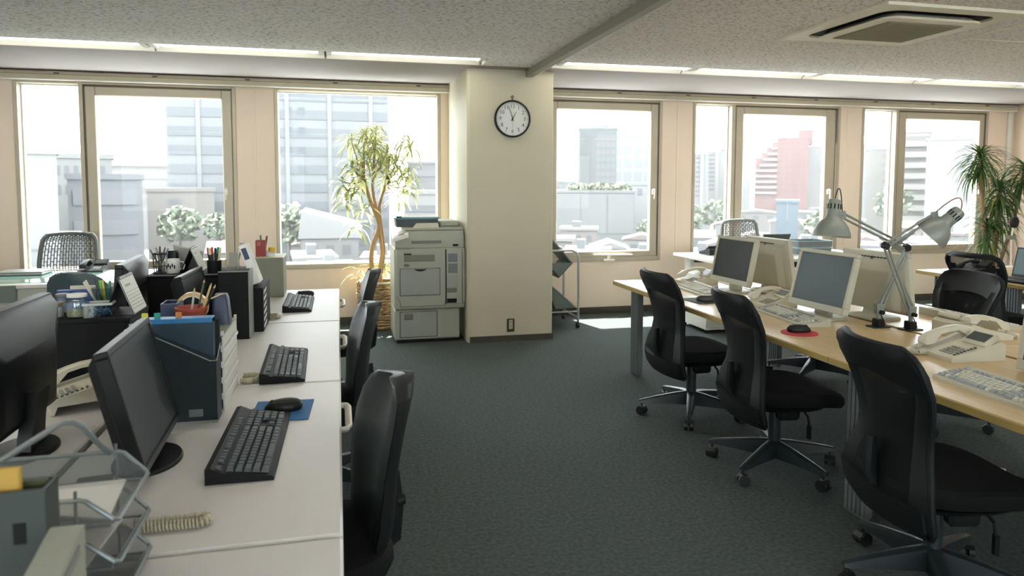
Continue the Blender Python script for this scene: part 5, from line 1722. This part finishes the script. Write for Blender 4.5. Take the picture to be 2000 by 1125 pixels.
# wire letter tray in the foreground
m_wire = mat('wire_grey', (126, 134, 136), .35, metal=.5, var=.03)
m_netg = mat('tray_mesh_grey', (104, 112, 112), .5, metal=.2, var=.05, scale=200, alpha=.55)
WX0, WX1, WY0, WY1 = -.72, -.375, 1.30, 1.525
def wire_tier(z, lab):
    t = thing('letter_tray', lab, 'letter tray', (0, 0, z), 0, 'wire mesh letter trays stacked at the lower left')
    H, LP = .058, .014                       # side rim and low front lip, the open front faces the aisle
    rim = [(WX0, WY0, H), (WX0, WY1, H), (WX1 - .055, WY1, H), (WX1 - .045, WY1, H - .003), (WX1 - .006, WY1 - .006, LP + .004), (WX1, WY1 - .014, LP), (WX1, WY0 + .014, LP), (WX1 - .006, WY0 + .006, LP + .004), (WX1 - .045, WY0, H - .003), (WX1 - .055, WY0, H)]
    put('rim', M().tube(rim, .0042, 8, True), m_wire, t)
    f = .012
    fl_ = [(WX0 + f, WY0 + f, .004), (WX0 + f, WY1 - f, .004), (WX1 - f, WY1 - f, .004), (WX1 - f, WY0 + f, .004)]
    put('floor_wire', M().tube(fl_, .0028, 6, True), m_wire, t)
    n = M()
    n.add(fl_, [(0, 1, 2, 3)])
    n.add([fl_[2], fl_[3], rim[6], rim[5]], [(0, 1, 2, 3)])
    n.add([fl_[1], fl_[2], rim[5], rim[3], rim[1]], [(0, 1, 2, 3, 4)])
    n.add([fl_[3], fl_[0], rim[0], rim[8], rim[6]], [(0, 1, 2, 3, 4)])
    n.add([fl_[0], fl_[1], rim[1], rim[0]], [(0, 1, 2, 3)])
    put('mesh', n, m_netg, t)
    for (x, y) in ((WX1 - .06, WY1), (WX0 + .05, WY1), (WX0 + .05, WY0), (WX1 - .06, WY0)):
        put('post', M().cyl((x, y, .0), (x, y, .074), .003, n=6), m_wire, t)
    return t
wire_tier(DH, 'grey wire mesh letter tray at the bottom of the stack at lower left')
wire_tier(DH + .0755, 'grey wire mesh letter tray in the middle of the stack at lower left')
top = wire_tier(DH + .151, 'grey wire mesh letter tray on top of the stack at lower left')
put('prop_wire', M().tube([(-.66, 1.305, .058), (-.60, 1.35, .095), (-.505, 1.42, .148), (-.492, 1.428, .152), (-.478, 1.436, .150), (-.466, 1.445, .138), (-.452, 1.49, .085), (-.445, 1.522, .058)], .0055, 8), m_wire, top)
simple('paper_sheet', 'white sheet of paper in the top wire mesh tray', 'paper', M().prism([(-.16, -.03), (.025, -.05), (.120, -.085), (.102, .092), (-.15, .075)], .004), m_paper, (-.515, 1.415, DH + .1555), 0, None, 'sheet')
simple('paper_sheet', 'white sheets of paper in the middle wire mesh tray', 'paper', M().b2(-.12, .10, -.09, .09, 0, .005), m_paper, (-.525, 1.415, DH + .080), R(-3), None, 'sheet')
# foreground file boxes
t = thing('file_box', 'dark grey green file box at the lower left corner', 'file box', (-.535, 1.115, DH))
put('body', open_box(.265, .05, .315, .004), mat('file_box_grey', (50, 60, 58), .55, var=.04), t)
put('finger_hole', M().box((.10, -.0255, .255), (.016, .002, .03), .0005), m_dark2, t)
simple('yellow_folder', 'yellow folder standing in the dark grey green file box', 'folder', M().b2(-.12, .085, -.005, .005, 0, .338, .002), mat('folder_yellow', (176, 142, 62), .6, var=.05), (-.522, 1.108, DH + .006), 0, None, 'cover')
simple('green_folder', 'olive folder standing behind the yellow one in the dark file box', 'folder', M().b2(-.12, .125, -.005, .005, 0, .312, .002), mat('folder_olive', (60, 66, 44), .6, var=.05), (-.535, 1.125, DH + .006), 0, None, 'cover')
t = thing('magazine_file', 'pale grey magazine file in front of the dark file box', 'magazine file', (-.378, 1.0, DH))
put('body', M().prism([(-.07, 0), (.085, 0), (.085, .262), (.078, .262), (-.07, .225)], .042, Matrix(((0, 0, 1, -.017), (1, 0, 0, 0), (0, 1, 0, 0), (0, 0, 0, 1)))), mat('magazine_grey', (150, 152, 140), .55, var=.03), t)
put('label_slot', M().prism([(-.06, .215), (.06, .245), (.06, .230), (-.06, .200)], .002, Matrix(((0, 0, 1, .0245), (1, 0, 0, 0), (0, 1, 0, 0), (0, 0, 0, 1)))), m_edge, t)
# ------------------------------------------------------------------ copier
m_cop = mat('copier_grey', (156, 158, 144), .48, var=.02, scale=6)
m_cop2 = mat('copier_panel', (146, 150, 144), .45, var=.02, scale=6)
m_copd = mat('copier_dark_grey', (104, 104, 92), .5, var=.03)
m_copb = mat('copier_blue_grey', (104, 112, 116), .45, var=.03)
t = thing('copier', 'grey office photocopier standing between the basket plant and the column', 'copier', (.785, 6.42, 0))
W2 = .305
put('lower_cabinet', M().b2(-W2, W2 - .02, 0, .54, .03, .30, .008), m_cop, t)
put('base_plinth', M().b2(-W2 + .02, W2 - .03, .02, .52, 0, .03), m_dark2, t)
put('drawer_gap', M().b2(-W2 + .046, .079, -.003, .0, .051, .289), m_dark2, t)
dr = put('paper_drawer', M().b2(-W2 + .05, .075, -.008, 0, .055, .285, .003), m_cop2, t)
put('drawer_pull', M().b2(-W2 + .085, -W2 + .165, -.012, -.008, .215, .265, .002).b2(-W2 + .09, -W2 + .16, -.0135, -.012, .222, .232), m_copd, dr)
put('side_cover', M().b2(.08, W2 - .025, -.006, 0, .04, .285, .003), m_cop, t)
put('main_body', M().b2(-W2, W2 + .03, -.012, .55, .305, .862, .012), m_cop, t)
fp = put('front_cover', M().loft([[(x, -.012, z) for x, z in ((-W2 + .012, .865 - .01), (.155, .855), (.155, .375), (.14, .335), (-W2 + .05, .335), (-W2 + .045, .39), (-W2 + .012, .43))], [(x, -.030, z) for x, z in ((-W2 + .018, .848), (.150, .848), (.150, .38), (.136, .341), (-W2 + .056, .341), (-W2 + .05, .393), (-W2 + .018, .435))]]), m_cop, t)
put('door_gap', M().b2(-W2 + .046, .104, -.032, -.030, .436, .684), m_dark2, fp)
bp = put('bypass_door', M().b2(-W2 + .05, .10, -.036, -.030, .44, .68, .003), m_cop2, fp)
gp = M()
gp.prism([(-.055 + .11 * i / 8, -.016 * (1 - ((i - 4) / 4) ** 2)) for i in range(9)] + [(.055, .004), (-.055, .004)], .003, Matrix(((1, 0, 0, -.075), (0, 0, -1, -.036), (0, 1, 0, .672), (0, 0, 0, 1))))
put('grip_recess', gp, m_dark2, fp)
put('vent_panel', M().b2(-W2 + .085, .055, -.033, -.030, .745, .805, .002), m_copd, fp)
sl = M()
for k in range(7):
    sl.b2(-W2 + .09, .05, -.0345, -.033, .750 + k * .008, .753 + k * .008)
put('vent_slats', sl, mat('copier_slat', (128, 126, 108), .5, var=.03), fp)['kind'] = 'stuff'
put('name_badge', M().b2(-W2 + .083, -W2 + .152, -.033, -.030, .822, .845, .001), mat('badge_silver', (160, 160, 150), .4, var=.02), fp)
put('badge_bar', M().b2(-W2 + .083, -W2 + .150, -.0335, -.0308, .806, .818, .001), m_dark, fp)
put('small_label', M().b2(-W2 + .085, -W2 + .13, -.0325, -.030, .70, .725, .001), m_copd, fp)
put('toner_cover', M().b2(.162, W2 + .0, -.030, -.012, .35, .85, .004), m_cop, t)
tc = t.children[-1]
put('cover_gap', M().b2(.156, .160, -.029, -.012, .35, .85), m_dark2, t)
for (z0, z1, mm_) in ((.735, .81, m_copb), (.635, .72, m_copb), (.50, .62, m_cop2)):
    put('toner_window', M().b2(.178, .262, -.033, -.030, z0, z1, .002), mm_, tc)
put('output_slot', M().b2(.165, .255, -.034, -.030, .455, .495, .002), m_copd, tc)
put('counter_panel', M().b2(.165, .255, -.034, -.030, .36, .40, .002), m_dark2, tc)
put('side_grip', M().b2(W2 + .005, W2 + .03, -.022, -.008, .36, .85, .004), m_cop, t)
put('scanner_body', M().loft([[(x, y, z) for x, y in ((-W2 + .01, .0), (W2 + .022, .0), (W2 + .022, .54), (-W2 + .01, .54))] for z in (.866, .93, .955)] + [[(x, y, 1.018) for x, y in ((-W2 + .11, .02), (W2 + .02, .02), (W2 + .02, .54), (-W2 + .11, .54))]]), m_cop, t)
sb = t.children[-1]
put('scanner_label', M().b2(-.15, .12, -.004, .0005, .905, .93, .001), m_copd, sb)
put('status_lamp', M().b2(-.185, -.168, .0, .012, .985, .998, .001), mat('badge_blue', (60, 130, 150), .4, var=.02), sb)
put('stapler_recess', M().b2(.225, .275, -.003, .0005, .875, .895, .001), m_dark2, sb)
cp = put('control_panel', M().loft([[(x, y, z + .0) for x, y, z in ((-W2 - .015, -.05, .955), (-W2 + .125, -.05, .995), (-W2 + .125, .12, 1.03), (-W2 - .015, .12, .99))], [(x, y, z - .03) for x, y, z in ((-W2 - .015, -.05, .955), (-W2 + .125, -.05, .995), (-W2 + .125, .12, 1.03), (-W2 - .015, .12, .99))]][::-1]), m_white, t)
put('button_strip', M().loft([[(-W2, -.03, .9635), (-W2 + .09, -.03, .989), (-W2 + .09, .02, .999), (-W2, .02, .9735)], [(-W2, -.03, .966), (-W2 + .09, -.03, .991), (-W2 + .09, .02, 1.001), (-W2, .02, .976)]]), mat('button_grey', (150, 140, 150), .4, var=.02), cp)
put('platen_lid', M().b2(-W2 + .10, W2 + .02, .03, .54, 1.020, 1.045, .006), m_cop, t)
put('document_guide', M().loft([[(x, y, 1.045) for x, y in ((-.13, .04), (.105, .04), (.105, .09), (-.13, .09))], [(x, y, 1.085) for x, y in ((-.10, .045), (.10, .045), (.10, .085), (-.10, .085))]]), m_beige, t)
put('feeder', M().b2(.12, W2 + .005, .12, .53, 1.045, 1.10, .015), m_cop, t)
t = thing('document_tray', 'dark tray with a blue rim and papers on top of the photocopier', 'document tray', (.70, 6.66, 1.0455), 0)
put('box', M().loft([[(x, y, z) for x, y in rrect(.37 + .02 * k, .24, .01, 3)] for z, k in ((0, 0), (.074, 1))]), mat('tray_smoke', (34, 44, 48), .35, var=.05), t)
put('rim', M().loft([[(x, y, z) for x, y in rrect(.405 + .012 * k, .26, .014, 3)] for z, k in ((.074, 0), (.088, 1))]), mat('tray_teal', (74, 134, 152), .35, var=.04), t)
put('paper', M().b2(-.17, .195, -.115, .115, .0885, .095, .001), m_paper, t)
put('latch', M().box((-.165, -.12, .094), (.05, .02, .012), .003), m_dark, t)
simple('note', 'orange sticky note on the photocopier lid beside the dark tray', 'note', M().b2(-.022, .022, -.015, .015, 0, .002), mat('note_orange', (222, 178, 92), .7, var=.03), (.585, 6.48, 1.0455))

# ------------------------------------------------------------------ trolley
m_tro = mat('trolley_tube', (168, 172, 168), .3, metal=.5, var=.02)
m_trp = mat('trolley_panel', (100, 112, 108), .5, var=.03)
t = thing('trolley', 'grey magazine trolley with V shaped trays behind the column', 'trolley', (2.15, 6.98, 0))
TX0, TX1, TY0, TY1 = -.155, .18, -.24, .24
for y in (TY0, TY1):
    pts = [(TX0, y, .07), (TX0, y, .72), (TX0 + .02, y, .76), (TX0 + .06, y, .782), (TX1 - .07, y, .782), (TX1 - .025, y, .765), (TX1, y, .715), (TX1, y, .07)]
    put('side_frame', M().tube(pts, .0125, 10), m_tro, t)
    put('lower_bar', M().tube([(TX0, y, .165), (TX1, y, .165)], .008, 8), m_tro, t)
for x in (TX0, TX1):
    put('cross_bar', M().tube([(x, TY0, .10), (x, TY1, .10)], .008, 8), m_tro, t)
    for y in (TY0, TY1):
        c = M()
        c.cyl((x - .012, y + .006, .027), (x + .012, y + .006, .027), .027, n=14)
        c.cyl((x, y, .03), (x, y, .072), .008, n=8)
        put('caster', c, m_cast, t)
def vtray(name, pts, y0, y1):
    b = M()
    th = .006
    for (a, c_) in ((pts[0], pts[1]), (pts[1], pts[2])):
        d = Vector((c_[0] - a[0], 0, c_[1] - a[1])).normalized()
        n = Vector((-d.z, 0, d.x)) * th
        p = [Vector((a[0], 0, a[1])), Vector((c_[0], 0, c_[1]))]
        q = [p[0] + n, p[1] + n]
        vs = []
        for y in (y0, y1):
            for k in (p[0], p[1], q[1], q[0]):
                vs.append((k.x, y, k.z))
        b.add(vs, [(3, 2, 1, 0), (4, 5, 6, 7), (0, 1, 5, 4), (1, 2, 6, 5), (2, 3, 7, 6), (3, 0, 4, 7)])
    tr = put(name, b, m_trp, t)
    put('end_plate', M().prism([pts[0], pts[1], pts[2]], .004, Matrix(((1, 0, 0, 0), (0, 0, 1, y0), (0, 1, 0, 0), (0, 0, 0, 1)))), m_trp, tr)
    return tr
vt = vtray('upper_tray', [(-.145, .66), (-.02, .505), (.13, .655)], TY0 + .02, TY1 - .02)
d1 = Vector((-.145 - .13, 0, .66 + .24 - .655))
put('flap', M().prism([(.13, .655), (-.115, .93), (-.125, .92), (.12, .647)], .43, Matrix(((1, 0, 0, 0), (0, 0, 1, TY0 + .02), (0, 1, 0, 0), (0, 0, 0, 1)))), m_trp, vt)
vtray('lower_tray', [(-.145, .46), (-.06, .19), (.165, .195)], TY0 + .02, TY1 - .02)
put('shelf_lip', M().prism([(-.145, .47), (.165, .195), (.17, .205), (-.14, .48)], .42, Matrix(((1, 0, 0, 0), (0, 0, 1, TY0 + .025), (0, 1, 0, 0), (0, 0, 0, 1)))), m_tro, t)
simple('brochure', 'white brochure lying in the upper tray of the trolley', 'brochure', M().prism([(.118, .665), (-.05, .853), (-.062, .848), (.106, .66)], .3, Matrix(((1, 0, 0, 0), (0, 0, 1, -.15), (0, 1, 0, 0), (0, 0, 0, 1)))), m_paper, (2.165, 6.98, .008), 0, None, 'pages')

# ------------------------------------------------------------------ things on and under the right window desk
def wire_basket(label, loc, w, d, h, m1, group=None):
    t = thing('paper_tray', label, 'paper tray', loc, 0, group)
    put('base', M().b2(-w / 2, w / 2, -d / 2, d / 2, .002, .006), m1, t)
    put('rim', M().tube([(x, y, h) for x, y in rrect(w, d, .02, 3)], .004, 6, True), m1, t)
    put('wall', M().loft([[(x, y, z) for x, y in rrect(w - .01, d - .01, .018, 3)] for z in (.006, h)], caps=False), m_copb, t)
    for x in (-w / 2 + .02, w / 2 - .02):
        for y in (-d / 2 + .015, d / 2 - .015):
            put('post', M().cyl((x, y, 0), (x, y, h), .004, n=6), m1, t)
    return t
m_tb = mat('tray_pale_blue', (150, 180, 190), .35, var=.03)
wire_basket('pale blue paper tray, lower of the two on the white window desk', (4.93, 6.72, DH), .42, .30, .07, m_tb, 'pale blue trays on the window desk')
wire_basket('pale blue paper tray, upper of the two on the white window desk', (4.93, 6.72, DH + .0745), .42, .30, .07, m_tb, 'pale blue trays on the window desk')
simple('paper_stack', 'white papers in the upper pale blue tray', 'paper', M().b2(-.19, .17, -.12, .12, 0, .012), m_paper, (4.93, 6.72, DH + .082), R(2), None, 'sheets')
simple('carton', 'low white carton on the floor under the white window desk', 'box', M().b2(-.2, .2, -.16, .16, 0, .40, .004), m_white, (4.02, 6.58, 0))
o = [x for x in scene.objects if x.name.startswith('carton')][0]
put('flap', M().b2(-.198, .198, -.162, -.16, .28, .395), m_beige, o)
# cable on the carpet, small device on the far desk
t = thing('floor_cable', 'grey cable with plugs lying on the carpet behind the nearest mesh chair', 'cable', (3.1, 2.9, 0))
put('cable', M().tube([(-.35, .25, .008), (-.1, .09, .007), (.03, .055, .007), (.1, -.07, .007), (.14, -.2, .007), (.2, -.5, .007), (.16, -.9, .007)], .006, 6), m_dark, t)
for p in ((.03, .055, .012), (.11, -.09, .012)):
    put('plug', M().box(p, (.035, .05, .022), .004, (0, 0, R(25))), m_white, t)
t = thing('desk_microphone', 'small dark webcam on a thin white stand behind the open teal laptop', 'webcam', (5.86, 5.12, DH))
t.scale = (1.2, 1.2, 1.45)
put('base', M().lathe([(.045, 0), (.045, .008), (.02, .016)], 20), m_white, t)
put('stand', M().tube([(0, 0, .01), (0, .01, .16), (.01, .01, .25)], .006, 8), m_white, t)
put('clip', M().box((0, .01, .19), (.06, .02, .025), .004), m_edge, t)
put('head', M().lathe([(.012, -.014), (.034, -.010), (.036, .0), (.034, .010), (.012, .014)], 20, T(.01, .0, .285, 0, R(90))), m_dark, t)
# ------------------------------------------------------------------ plants
def leaf_mesh(name, L, w, droop, n=5):
    """strap leaf growing along +X, folding down along its length"""
    P = []
    for i in range(n + 1):
        u = i / n
        hw = w / 2 * (math.sin(PI * min(1, u * .86 + .14)) ** .8) * (1 if u < .98 else .15)
        x = L * (u - .16 * droop * u * u)
        z = L * (.18 * u - droop * .62 * u * u)
        P.append([(x, -hw, z + hw * .35), (x, 0, z), (x, hw, z + hw * .35)])
    return M().sheet(P).mesh(name, 60)
m_bk1 = mat('trunk_tan', (176, 142, 102), .8, var=.15, scale=30, bump=.4, bscale=120, stretch=(1, 1, .25))
m_bk2 = mat('trunk_brown', (158, 126, 92), .8, var=.15, scale=30, bump=.4, bscale=120, stretch=(1, 1, .25))
def leaf_mat(name, mid, edge, sharp=.4, translucent=.4):
    """blade with a central stripe; a share of the light passes through it"""
    m = mat(name, mid, .45, var=0)
    nt = m.node_tree
    p = nt.nodes['Principled BSDF']
    tc = nt.nodes.new('ShaderNodeTexCoord')
    sp = nt.nodes.new('ShaderNodeSeparateXYZ')
    nt.links.new(tc.outputs['Generated'], sp.inputs[0])
    a = nt.nodes.new('ShaderNodeMath'); a.operation = 'SUBTRACT'; a.inputs[1].default_value = .5
    nt.links.new(sp.outputs['Y'], a.inputs[0])
    b = nt.nodes.new('ShaderNodeMath'); b.operation = 'ABSOLUTE'
    nt.links.new(a.outputs[0], b.inputs[0])
    cr = nt.nodes.new('ShaderNodeValToRGB')
    cr.color_ramp.elements[0].position = sharp * .5 - .04
    cr.color_ramp.elements[0].color = rgb(*mid)
    cr.color_ramp.elements[1].position = sharp * .5 + .04
    cr.color_ramp.elements[1].color = rgb(*edge)
    nt.links.new(b.outputs[0], cr.inputs[0])
    nt.links.new(cr.outputs[0], p.inputs['Base Color'])
    tl = nt.nodes.new('ShaderNodeBsdfTranslucent')
    nt.links.new(cr.outputs[0], tl.inputs[0])
    mi = nt.nodes.new('ShaderNodeMixShader')
    mi.inputs[0].default_value = translucent
    nt.links.new(p.outputs[0], mi.inputs[1])
    nt.links.new(tl.outputs[0], mi.inputs[2])
    nt.links.new(mi.outputs[0], nt.nodes['Material Output'].inputs['Surface'])
    return m
m_var = leaf_mat('variegated_leaf', (126, 138, 70), (240, 238, 190), .32, .5)
m_dra = leaf_mat('dracaena_leaf', (58, 92, 46), (112, 128, 60), .62, .3)
m_dry = leaf_mat('dracaena_leaf_yellow', (150, 150, 60), (196, 180, 90), .6, .35)

# variegated plant in the woven basket
t = thing('basket_plant', 'variegated yellow green indoor tree in a woven basket by the second window', 'plant', (.375, 7.19, 0))
rr = random.Random(11)
b = M()
rings = 15
for k in range(rings):
    z = .03 + k * .030
    r = .175 + .022 * math.sin(PI * min(1, k / (rings - 1)) * .62) + rr.uniform(-.003, .003)
    b.tube([((r + rr.uniform(-.003, .003)) * math.cos(a), (r + rr.uniform(-.003, .003)) * math.sin(a), z + rr.uniform(-.004, .004)) for a in [2 * PI * q / 30 for q in range(30)]], .0165, 6, True)
def basket_material():
    m = mat('woven_basket', (160, 126, 84), .85, var=0)
    nt = m.node_tree
    p = nt.nodes['Principled BSDF']
    tc = nt.nodes.new('ShaderNodeTexCoord')
    mp = nt.nodes.new('ShaderNodeMapping')
    mp.inputs['Scale'].default_value = (5, 5, 34)
    nt.links.new(tc.outputs['Object'], mp.inputs[0])
    n = nt.nodes.new('ShaderNodeTexNoise')
    n.inputs['Scale'].default_value = 3.0
    n.inputs['Detail'].default_value = 5
    nt.links.new(mp.outputs[0], n.inputs['Vector'])
    cr = nt.nodes.new('ShaderNodeValToRGB')
    cr.color_ramp.elements[0].position = .36
    cr.color_ramp.elements[0].color = rgb(96, 66, 40)
    cr.color_ramp.elements[1].position = .62
    cr.color_ramp.elements[1].color = rgb(206, 176, 130)
    nt.links.new(n.outputs['Fac'], cr.inputs[0])
    nt.links.new(cr.outputs[0], p.inputs['Base Color'])
    return m
bk = put('basket', b, basket_material(), t)
put('basket_lining', M().lathe([(0, .0), (.165, .0), (.172, .2), (.176, .47), (.168, .47), (.162, .42), (0, .42)], 30, caps=False), mat('basket_inner', (120, 92, 60), .9, var=.1), t)
put('basket_rim', M().tube([(.186 * math.cos(a), .186 * math.sin(a), .468) for a in [2 * PI * q / 30 for q in range(30)]], .013, 6, True), mat('basket_rim', (196, 190, 170), .8, var=.15, scale=60), t)
put('soil', M().lathe([(.163, .425), (.10, .44), (.0, .445)], 24, caps=False), mat('soil', (70, 54, 40), .95, var=.3, scale=40), t)
def trunk(pts, r0, r1, mm):
    n = len(pts)
    put('trunk', M().tube(pts, [r0 + (r1 - r0) * i / (n - 1) for i in range(n)], 9), mm, t)
trunk([(-.03, 0, .43), (-.055, 0, .55), (-.065, .0, .70), (-.05, .0, .82), (.0, 0, .95), (.018, 0, 1.03), (-.01, 0, 1.13), (-.06, 0, 1.26), (-.105, 0, 1.40), (-.13, .0, 1.52), (-.14, .02, 1.66)], .026, .014, m_bk1)
trunk([(.03, .01, .43), (.022, .012, .60), (.045, .01, .75), (.03, .0, .92), (.012, .005, 1.05), (-.005, .01, 1.18), (-.03, .0, 1.30), (-.045, .0, 1.42), (-.03, .0, 1.6), (-.02, .0, 1.78)], .022, .012, m_bk1)
trunk([(.02, .06, .43), (.05, .05, .62), (.065, .04, .78), (.05, .03, .92), (.03, .02, 1.08), (.02, .0, 1.22), (.05, 0, 1.33), (.09, -.01, 1.44), (.11, 0, 1.58), (.13, .02, 1.72)], .020, .011, m_bk2)
trunk([(.0, -.03, .43), (.01, -.035, .52), (.0, -.04, .60)], .010, .006, m_bk2)
heads = [(-.24, 1.86, 28, 0), (-.10, 1.93, 38, .02), (.0, 1.97, 30, .06), (.27, 1.88, 26, .0), (.34, 1.80, 20, .04), (-.02, 1.82, 40, -.05), (.10, 1.76, 40, -.04), (-.12, 1.70, 36, -.03), (.19, 1.66, 34, -.02), (.04, 1.62, 36, -.05), (-.24, 1.62, 28, .0), (-.16, 1.52, 30, -.04),
         (.30, 1.56, 26, .0), (.12, 1.50, 30, -.03), (-.33, 1.46, 22, 0), (-.22, 1.40, 18, .03), (.31, 1.42, 20, .03), (-.30, 1.28, 18, .03), (.22, 1.32, 16, .05), (-.12, 1.20, 14, .02), (-.20, 1.02, 14, .03), (.08, .62, 12, .02), (-.20, .58, 6, .0)]
LM = [leaf_mesh('leaf', L, .027, d) for L, d in ((.19, .9), (.22, 1.2), (.17, .7), (.20, 1.5))]
for q in LM:
    q.materials.append(m_var)
DRY = leaf_mesh('leaf', .12, .03, .6)
DRY.materials.append(mat('leaf_orange', (206, 142, 52), .6, var=.1))
extra = M()
cnt = 0
tw = M()
for (hx, hz_, n, hy) in heads:
    base = Vector((hx, hy + rr.uniform(-.05, .05), hz_))
    for k in range(n):
        az = 2 * PI * (k * .382) + rr.uniform(-.3, .3)
        lev = k / n
        pitch = R(62 - 95 * lev + rr.uniform(-12, 12))
        mx = T(base.x, base.y, base.z - .10 * lev + .03, az, 0, -pitch * .55)
        me = LM[rr.randrange(4)]
        if cnt < 300:
            o = put('leaf', me, None, t)
            o.matrix_local = mx
        else:
            extra.add([v.co for v in me.vertices], [tuple(p.vertices) for p in me.polygons], mx)
        cnt += 1
    # leafy shoot down to the nearest trunk top
    if hz_ > 1.1:
        tgt = min([(-.12, 1.48), (-.03, 1.5), (.09, 1.44), (-.06, 1.26), (.02, 1.22), (-.01, 1.12)], key=lambda p: (p[0] - hx) ** 2 + (p[1] - hz_) ** 2 * .6)
        tw.tube([(tgt[0], 0, tgt[1]), ((tgt[0] + hx) / 2, hy * .5, (tgt[1] + hz_) / 2 - .03), (hx, hy, hz_)], [.008, .006, .005], 6)
put('leaves', extra, m_var, t)['kind'] = 'stuff'
put('branches', tw, m_bk2, t)['kind'] = 'stuff'
for k in range(4):
    o = put('dry_leaf', DRY, None, t)
    o.matrix_local = T(-.17, -.03 + .02 * k, .49, R(150 + 25 * k), 0, R(-15))

# dracaena by the right wall
t = thing('dracaena', 'tall dark green dracaena with tufted heads in the right corner', 'plant', (7.24, 6.55, 0))
rr = random.Random(4)
put('pot', M().lathe([(0, 0), (.15, 0), (.19, .30), (.20, .32), (.185, .32), (.175, .28), (0, .28)], 28, caps=False), m_white, t)
put('soil', M().lathe([(.176, .282), (.0, .30)], 20, caps=False), mat('soil_dark', (60, 48, 38), .95, var=.3, scale=40), t)
def stem(pts, r0, r1):
    n = len(pts)
    put('trunk', M().tube(pts, [r0 + (r1 - r0) * i / (n - 1) for i in range(n)], 9), m_bk2, t)
stem([(-.02, 0, .28), (-.10, 0, .62), (-.13, 0, .80), (-.17, 0, 1.05), (-.20, .0, 1.30), (-.245, .0, 1.52), (-.255, 0, 1.72)], .028, .018)
stem([(.0, .04, .28), (.025, .03, .62), (.04, .02, .80), (.05, .0, .98), (.055, .0, 1.2), (.04, 0, 1.36)], .034, .022)
stem([(.03, -.02, .28), (.10, 0, .58), (.18, .0, .80), (.245, .0, 1.0), (.30, .0, 1.20), (.34, 0, 1.38), (.36, .0, 1.58)], .024, .016)
stem([(-.03, -.03, .28), (-.09, -.02, .60), (-.13, -.02, .82)], .020, .014)
LD = [leaf_mesh('leaf', L, .024, d) for L, d in ((.34, 1.1), (.40, 1.35), (.28, .55), (.36, 1.6))]
for q in LD:
    q.materials.append(m_dra)
LY = [leaf_mesh('leaf', .34, .018, 1.5), leaf_mesh('leaf', .28, .016, 1.2)]
for q in LY:
    q.materials.append(m_dry)
extra = M()
cnt = 0
for (hx, hy, hz_, n, yl) in ((-.25, 0, 1.80, 150, .10), (.04, 0, 1.44, 150, .12), (.37, 0, 1.66, 140, .06), (-.13, -.02, .98, 80, .45), (.05, .02, 1.20, 90, .1)):
    for k in range(n):
        az = 2 * PI * (k * .382) + rr.uniform(-.2, .2)
        lev = k / n
        pitch = R(74 - 118 * lev + rr.uniform(-10, 10))
        mx = T(hx, hy, hz_ - .22 * lev, az, 0, -pitch * .62)
        me = LY[rr.randrange(2)] if (rr.random() < yl and lev > .4) else LD[rr.randrange(4)]
        sc = .78 + .3 * rr.random()
        if k % 2 == 0 and cnt < 300:
            cnt += 1
            o = put('leaf', me, None, t)
            o.matrix_local = mx @ Matrix.Scale(sc, 4)
        else:
            extra.add([v.co for v in me.vertices], [tuple(p.vertices) for p in me.polygons], mx @ Matrix.Scale(sc, 4))
if extra.v:
    put('leaves', extra, m_dra, t)['kind'] = 'stuff'
